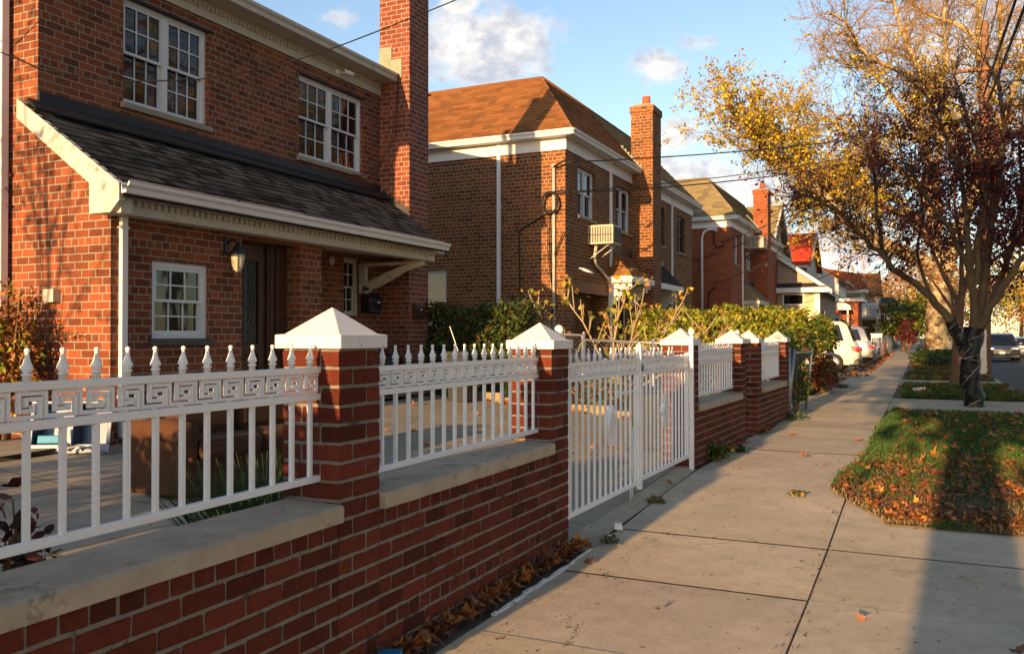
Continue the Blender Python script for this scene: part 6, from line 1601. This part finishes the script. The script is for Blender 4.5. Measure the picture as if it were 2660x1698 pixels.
def f(h, I, q):
    q('wall', 'sidb', lambda b: b.box(-17, -7.0, 62.8, 69.2, 0, 6.7))
    q('gable_wall', 'sidg', lambda b: (b.add([(-6.98, 62.8, 6.5), (-6.98, 69.3, 6.5), (-6.98, 66, 8.8)], [(0, 1, 2)]), b.quad((-6.98, 62.8, 0), (-6.98, 69.2, 0), (-6.98, 69.2, 6.5), (-6.98, 62.8, 6.5))))
    r = q('roof', 'sh_red', lambda b: b.add([(-17, 62.2, 6.3), (-6.7, 62.2, 6.3), (-6.7, 66, 9.0), (-17, 66, 9.0), (-6.7, 69.8, 6.3), (-17, 69.8, 6.3)], [(0, 1, 2, 3), (3, 2, 4, 5)]))
    roofslope(q, r, 'sh_red', -14, -6.7, 62.2, 6.3, 66, 9.0, 18, 33, I)
    q('rake_board', 'sidg', lambda b: b.add([(x, y, z) for x in (-6.7, -6.6) for y, z in ((62.1, 6.25), (66, 9.05), (69.9, 6.25), (69.9, 6.05), (66, 8.83), (62.1, 6.05))], [(0, 1, 4, 5), (1, 2, 3, 4), (6, 11, 10, 7), (7, 10, 9, 8), (0, 6, 7, 1), (1, 7, 8, 2)]), parent=r)
    gutter(r, I @ FY(0, 62.25), -17, -6.8, 6.38, 0, 'trimw', h=.16, d=.15)
    q('downspout', 'trimw', lambda b: b.box(-7.4, -7.28, 62.68, 62.8, 3, 6.2))
    q('red_entry_roof', 'sh_red', lambda b: b.add([(-7, 66, 4.0), (-7, 69.5, 4.0), (-5.2, 69.5, 3.3), (-5.2, 66, 3.3), (-5.2, 66, 3.1), (-5.2, 69.5, 3.1), (-7, 66, 3.1)], [(0, 1, 2, 3), (3, 2, 5, 4), (0, 3, 4, 6)]))
    window(h, I @ FY(0, 62.8), -7.9, -7.2, 4.6, 6.0, frame='trimw', sill=None, rec=-.12)
sidehouse('red_roof_house', 'cream house with bright red shingle roof', 66, -7.0, None, f)
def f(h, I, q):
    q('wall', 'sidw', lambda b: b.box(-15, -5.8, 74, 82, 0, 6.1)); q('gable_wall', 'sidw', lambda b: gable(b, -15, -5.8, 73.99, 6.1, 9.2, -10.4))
    r = q('roof', 'sh_dark', lambda b: b.add([(-10.4, 73.8, 9.4), (-5.3, 73.8, 5.95), (-5.3, 82, 5.95), (-10.4, 82, 9.4), (-15.5, 73.8, 5.95), (-15.5, 82, 5.95)], [(0, 1, 2, 3), (0, 3, 5, 4)]))
    q('gutter', 'black', lambda b: b.box(-5.35, -5.15, 73.8, 82, 5.8, 5.98), parent=r)
    q('entry_canopy', 'trimw', lambda b: b.prism([(-6.6, 3.55), (-6.5, 3.9), (-6.1, 4.1), (-5.2, 4.1), (-4.8, 3.9), (-4.7, 3.55)], 1, 71.5, 73.9))
    q('entry_roof', 'trimw', lambda b: b.box(-6.3, -3.9, 73.0, 78.5, 4.25, 4.5)); q('entry_wall', 'brick3', lambda b: b.box(-5.6, -4.3, 73.4, 78.2, 0, 4.25))
    q('entry_door', 'trimw', lambda b: (b.box(-6.6, -6.5, 71.6, 71.7, .1, 3.6), b.box(-5.0, -4.9, 71.6, 71.7, .1, 3.6)))
    q('entry_side', 'sidw', lambda b: b.box(-7.2, -5.6, 73.3, 73.6, 0, 3.5)); window(h, I @ FY(0, 73.3), -6.4, -5.7, 1.6, 3.0, frame='trimw', sill=None, rec=-.12, gl='glassc')
sidehouse('white_house', 'white sided house with brick entry and white canopy', 74, -5.8, None, f)
def f(h, I, q):
    q('wall', 'sidg', lambda b: b.box(-12, -4.9, 88, 96, 0, 5.9))
    r = q('roof', 'sh_rust', lambda b: b.prism([(-12.5, 5.9), (-4.3, 5.9), (-4.7, 6.9), (-5.4, 7.5), (-8.4, 8.1), (-12, 7.2)], 1, 87.8, 96))
    r2 = q('roof_edge', 'trimw', lambda b: b.box(-12.5, -4.2, 87.6, 87.78, 5.6, 5.9), parent=r)
    roofslope(q, r, 'sh_rust', -7.2, -4.75, 86.9, 5.9, 88.4, 7.5, 8, 35, I)
    q('panel', 'plank', lambda b: b.box(-6.1, -5.0, 87.9, 87.99, 3.6, 5.3))
    k = q('balcony', 'sidg', lambda b: b.box(-5.3, -3.3, 85.8, 88, 3.1, 3.35))
    q('balcony_rail', 'trimw', lambda b: ([b.box(-5.3 + i * .125, -5.24 + i * .125, 85.78, 85.82, 3.35, 4.4) for i in range(17)], [b.box(-3.32, -3.28, 85.8 + i * .16, 85.88 + i * .16, 3.35, 4.4) for i in range(14)], b.box(-5.32, -3.26, 85.76, 85.84, 4.4, 4.5), b.box(-3.34, -3.26, 85.8, 88, 4.41, 4.51)), parent=k)
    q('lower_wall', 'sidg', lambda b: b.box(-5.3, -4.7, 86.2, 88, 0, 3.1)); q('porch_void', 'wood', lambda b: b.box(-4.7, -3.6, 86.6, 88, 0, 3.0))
sidehouse('gambrel_house', 'grey green house with rust brown gambrel roof and balcony', 88, -4.9, None, f)
def f(h, I, q):
    q('wall', 'sidt', lambda b: b.box(-10, -3.9, 101, 108, 0, 6.6)); r = q('roof', 'sh_org', lambda b: b.add([(-10, 100.2, 5.9), (-3.7, 100.2, 5.9), (-3.7, 102.8, 8.4), (-10, 102.8, 8.4), (-3.7, 107, 6), (-10, 107, 6)], [(0, 1, 2, 3), (3, 2, 4, 5), (1, 4, 2)]))
    roofslope(q, r, 'sh_org', -7, -3.7, 100.2, 5.9, 102.8, 8.4, 9, 36, I, .4)
    q('deck', 'plank', lambda b: b.box(-4.6, -3.0, 99.3, 101, 4.4, 4.9))
sidehouse('tan_house', 'tan shingled house with plank deck beyond the balcony', 101, -3.9, None, f)
def f(h, I, q):
    q('wall', 'brick3', lambda b: b.box(-9, -3.4, 115, 123, 0, 5.2)); q('roof', 'sh_dark', lambda b: b.add([(-9, 113.6, 5.2), (-1.9, 113.6, 5.2), (-2.6, 116, 6.3), (-9, 116, 6.3), (-1.9, 124, 5.2), (-2.6, 122, 6.3)], [(0, 1, 2, 3), (1, 4, 5, 2)]))
    q('porch_beam', 'trimw', lambda b: b.box(-9, -1.9, 113.6, 113.9, 4.9, 5.2))
    for x in (-3.3, -2.2): q('column', 'trimw', lambda b: b.box(x - .15, x + .15, 113.6, 113.9, .5, 4.9))
    window(h, I @ FY(0, 115), -4.6, -3.7, 2.0, 4.2, frame='trimw', sill=None, rec=-.12); q('plank_sign', 'plank', lambda b: (b.box(-6.2, -4.0, 111.5, 111.7, 2.2, 3.6), b.box(-4.9, -4.5, 111.5, 111.7, 0, 2.2)))
sidehouse('porch_house', 'far brick house with dark roof and white porch columns', 115, -3.4, None, f)
def f(h, I, q):
    q('wall', 'sidb', lambda b: b.box(-2.6, -.8, 140, 146, 0, 5.3)); q('roof', 'sh_rust', lambda b: b.prism([(-2.8, 5.3), (-.6, 5.3), (-1.7, 6.2)], 1, 139.8, 146))
sidehouse('far_house', 'tiny pale house at the end of the row', 140, -.8, None, f)
# ------------------------------------------------------------------ cars
def car(name, label, paint, loc, rz, L=4.75, W_=1.9, H_=1.75, black_low=True, front=True, plate='trimw', group='parked cars'):
    t = thing(name, label, 'car', loc, rz, group); h, w = L / 2, W_ / 2
    def q(n, m, fn, bevel=0, parent=None): b = MB(); fn(b); return b.build(n, m, parent or t, bevel=bevel)
    belt = H_ * .58
    low = [(-h + .06, .30), (-h, .52), (-h + .01, .78), (-h + .10, belt - .10), (-h + .16, belt + .02), (h - 1.25, belt), (h - .75, belt - .06), (h - .25, belt - .17), (h - .06, belt - .32), (h, .58), (h - .04, .34), (h - .15, .26), (-h + .3, .26)]
    def f(b):
        n = len(low); ys = ((-w, .90, .95), (-w + .05, .975, 1), (-w + .14, 1, 1), (0, 1.012, 1.005), (w - .14, 1, 1), (w - .05, .975, 1), (w, .90, .95)); P = []
        for y, s, sz in ys: P += [(x * s, y, .26 + (z - .26) * sz if z > .5 else z + (1 - sz) * .8) for x, z in low]
        b.smooth = True
        b.add(P, [tuple(range(n))[::-1], tuple(range((len(ys) - 1) * n, len(ys) * n))] + [(i * n + k, i * n + (k + 1) % n, (i + 1) * n + (k + 1) % n, (i + 1) * n + k) for i in range(len(ys) - 1) for k in range(n)])
    q('body', paint, f, .02)
    top = [(-h + .18, belt), (-h + .42, H_ - .16), (-h + .62, H_ - .05), (-h + 1.6, H_), (h - 2.3, H_ - .03), (h - 2.0, H_ - .10), (h - 1.15, belt)]
    def gh(b, ins, lift, pts=top, off=0):
        n = len(pts); P = []
        for sy in (-1, -.9, .9, 1):
            for x, z in pts:
                k = (z - belt) / (H_ - belt); ww = (w - .04 - .22 * max(0, k)) + off; P.append((x, sy * ww if abs(sy) == 1 else sy * ww, z + (0 if abs(sy) == 1 else .012)))
        b.smooth = True; b.add(P, [tuple(range(n))[::-1], tuple(range(3 * n, 4 * n))] + [(i * n + k, i * n + (k + 1) % n, (i + 1) * n + (k + 1) % n, (i + 1) * n + k) for i in range(3) for k in range(n)])
    cab = q('cabin', paint, lambda b: gh(b, 0, 0), .015)
    for s in (-1, 1):
        def side(b):
            for xs_ in (((-h + .50, -h + .68, -h + 1.25, -h + 1.30)), (-h + 1.38, -h + 1.38, -h + 2.25, -h + 2.25), (-h + 2.33, -h + 2.33, h - 2.12, h - 1.45)):
                P = [(xs_[0], belt + .05), (xs_[1], H_ - .17), (xs_[2], H_ - .17), (xs_[3], belt + .05)]
                b.add([(x, s * ((w - .04 - .22 * max(0, (z - belt) / (H_ - belt))) + .014), z) for x, z in P], [(0, 1, 2, 3)])
        q('side_window', 'carglass', side, parent=cab)
        for x in (-h + .85, h - .95):
            wh = q('wheel', 'tyre', lambda b: b.lathe([(.20, -.11), (.34, -.10), (.355, 0), (.34, .10), (.20, .11)], (x, s * (w - .10), .35), 24, axis='y')); q('rim', 'csilver', lambda b: b.lathe([(.21, 0), (.19, .012 * s), (.06, .02 * s), (.0, .02 * s)], (x, s * (w - .10) + s * .105, .35), 10, axis='y'), parent=wh)
            q('wheel_arch', 'blackp', lambda b: b.lathe([(.42, 0), (.42, .012)], (x, s * (w - .055) - (.012 if s > 0 else 0) + .03 * s, .40), 24, axis='y'))
        q('tail_lamp', 'red', lambda b: b.add([(-h - .012, s * (w - .55), belt - .28), (-h - .012, s * (w - .10), belt - .22), (-h + .10, s * (w - .028), belt - .16), (-h + .42, s * (w + .004), belt - .12), (-h + .38, s * (w - .0), belt - .24), (-h + .10, s * (w - .02), belt - .34), (-h - .01, s * (w - .12), belt - .36), (-h - .012, s * (w - .50), belt - .34)], [(0, 1, 6, 7), (1, 2, 5, 6), (2, 3, 4, 5)]))
        q('headlamp', 'amber', lambda b: b.add([(h + .008, s * (w - .52), .80), (h + .0, s * (w - .16), .84), (h - .12, s * (w - .04), .87), (h - .14, s * (w - .04), .76), (h + .0, s * (w - .16), .72), (h + .012, s * (w - .50), .74)], [(0, 1, 4, 5), (1, 2, 3, 4)]))
        q('mirror', paint, lambda b: b.box(h - 1.65, h - 1.5, s * (w + .02), s * (w + .2), belt + .02, belt + .16), .03)
    q('rear_window', 'carglass', lambda b: b.add([(-h + .185, -w + .20, belt + .05), (-h + .185, w - .20, belt + .05), (-h + .385, w - .30, H_ - .20), (-h + .385, -w + .30, H_ - .20)], [(0, 1, 2, 3)]), parent=cab)
    q('windscreen', 'carglass', lambda b: b.add([(h - 1.14, -w + .16, belt + .03), (h - 1.14, w - .16, belt + .03), (h - 1.93, w - .30, H_ - .11), (h - 1.93, -w + .30, H_ - .11)], [(0, 1, 2, 3)]), parent=cab)
    q('spoiler', 'blackp', lambda b: b.box(-h + .26, -h + .62, -w + .28, w - .28, H_ - .10, H_ - .055), .01, parent=cab)
    q('rear_bumper', 'blackp', lambda b: b.box(-h - .03, -h + .35, -w + .03, w - .03, .24, .50), .05); q('front_bumper', 'blackp', lambda b: b.box(h - .3, h + .02, -w + .06, w - .06, .24, .40), .04)
    q('grille', 'black', lambda b: b.add([(h + .018, -.50, .74), (h + .018, .50, .74), (h + .022, .36, .50), (h + .022, -.36, .50)], [(0, 1, 2, 3)])); q('grille_trim', 'csilver', lambda b: b.tube([(h + .025, -.52, .75), (h + .03, -.37, .49), (h + .03, .37, .49), (h + .025, .52, .75)], .012))
    q('licence_plate', plate, lambda b: (b.box(-h - .012, -h + .0, -.15, .15, .72, .88), b.box(h + .02, h + .03, -.15, .15, .46, .60)))
    return t
car('parked_suv', 'white SUV parked nose in on a driveway behind the hedge', 'cwhite', (-4.30, 34.1, .20), PI, 4.75, 1.94, 1.88, plate='plank')
car('parked_suv', 'silver SUV parked nose in just beyond the white one', 'csilver', (-4.3, 45.2, .22), PI, 4.7, 1.92, 1.78)
car('parked_car', 'small blue car beyond the silver SUV, nose to the street', 'cblue', (-4.25, 56.0, .2), 0, 4.3, 1.8, 1.45)
car('suv', 'dark grey SUV facing the viewer in the road', 'cgrey', (4.45, 60, .0), -PI / 2, 4.75, 1.92, 1.68, group='cars in the road')
car('sedan', 'silver car facing the viewer behind the dark SUV', 'csilver', (6.9, 70, .0), -PI / 2, 4.6, 1.85, 1.45, group='cars in the road')
# ------------------------------------------------------------------ pole and cables
up_ = thing('utility_pole', 'wooden utility pole with galvanised guard behind the wrapped tree', 'utility pole', (2.02, 33.4, 0)); q = tk(up_)
q('pole', 'pole', lambda b: b.tube([(0.07, .1, -.3), (0.07, .1, 6), (0.1, .12, 12.3)], [.17, .15, .12], 14))
q('cable_guard', 'grey', lambda b: b.box(-.19, .09, -.18, .12, .1, 1.75), .03)
q('guard_strap', 'grey', lambda b: [b.box(-.205, .105, -.195, .0, z, z + .06) for z in (.35, .55, 1.5)])
q('crossarm', 'pole', lambda b: b.box(-.9, .9, -.02, .08, 10.6, 10.72)); q('cable_riser', 'black', lambda b: b.tube([(-.10, -.12, 1.7), (-.08, -.10, 9.2)], .03))
PT = (2.1, 33.5)
CB = [('thick black street cable overhead, left of the two thick ones', [(2.05, 33.3, 9.7), (2.25, -8, 8.9)], .035, .004), ('thick black street cable overhead, right of the two thick ones', [(2.12, 33.3, 9.3), (2.5, -8, 8.6)], .04, .004)]
for l, p, r_, s in CB: cable('street_cable', l, p, r_, s, 30, 'overhead street cables')
for i, (x0, z0, x1, z1) in enumerate(((1.75, 10.7, 1.55, 10.4), (1.9, 10.2, 1.8, 9.9), (2.3, 10.7, 2.75, 10.3), (2.7, 10.7, 3.1, 10.4), (2.9, 10.6, 3.4, 10.2))):
    cable('street_wire', 'thin overhead street wire, ' + ('leftmost', 'second from the left', 'middle one', 'second from the right', 'rightmost')[i], [(x0, 33.4, z0), (x1, -8, z1)], .012, .005, 24, 'overhead street wires')
for i, (e, r_, sg, l) in enumerate([((-6.75, 17.17, 5.25), .016, .012, 'service cable from the pole to the mast top of the second house'), ((-6.8, 17.2, 4.62), .012, .018, 'service wire from the pole to the cable coil, upper one'), ((-6.8, 17.2, 4.60), .016, .022, 'service wire from the pole to the cable coil, lower one'),
        ((-6.6, 32.2, 5.0), .02, .012, 'service cable from the pole to the gooseneck of the third house'), ((-7.95, 32.25, 4.25), .018, .02, 'service wire from the pole to the side wall of the third house'), ((-7.0, 32.25, 3.4), .014, .03, 'lowest service wire to the third house'),
        ((-7.0, 47.5, 6.0), .02, .014, 'service wire to the tall gabled house'), ((-6.9, 62.7, 5.2), .025, .02, 'service wire to the red roofed house'), ((-5.8, 74, 5.4), .025, .02, 'service wire to the white house'), ((-5.7, 74, 4.6), .025, .03, 'lower service wire to the white house')]):
    cable('service_wire', l, [(PT[0], PT[1], 9.0 - .18 * i), e], r_, sg, 30, 'service wires to the houses')
cable('service_wire', 'long thin wire sagging in front of the nearest house up to the sky', [(-8.9, 4.95, 4.75), (-8.3, 5.55, 4.36), (-8.04, 5.82, 4.23), (-7.55, 6.34, 4.18), (-7.03, 6.89, 4.28), (-6.51, 7.45, 4.49), (-5.98, 8.0, 4.83), (-5.02, 9.02, 5.56), (-2.5, 11.6, 7.9), (2.3, 16.7, 13.0)], .0075, .004, 6, 'service wires to the houses')
cable('service_wire', 'thicker brown wire crossing the upper left corner', [(-9.5, 5.6, 4.35), (-7.4, 5.5, 5.5), (-4.5, 5.4, 9.5)], .009, .03, 20, 'service wires to the houses')
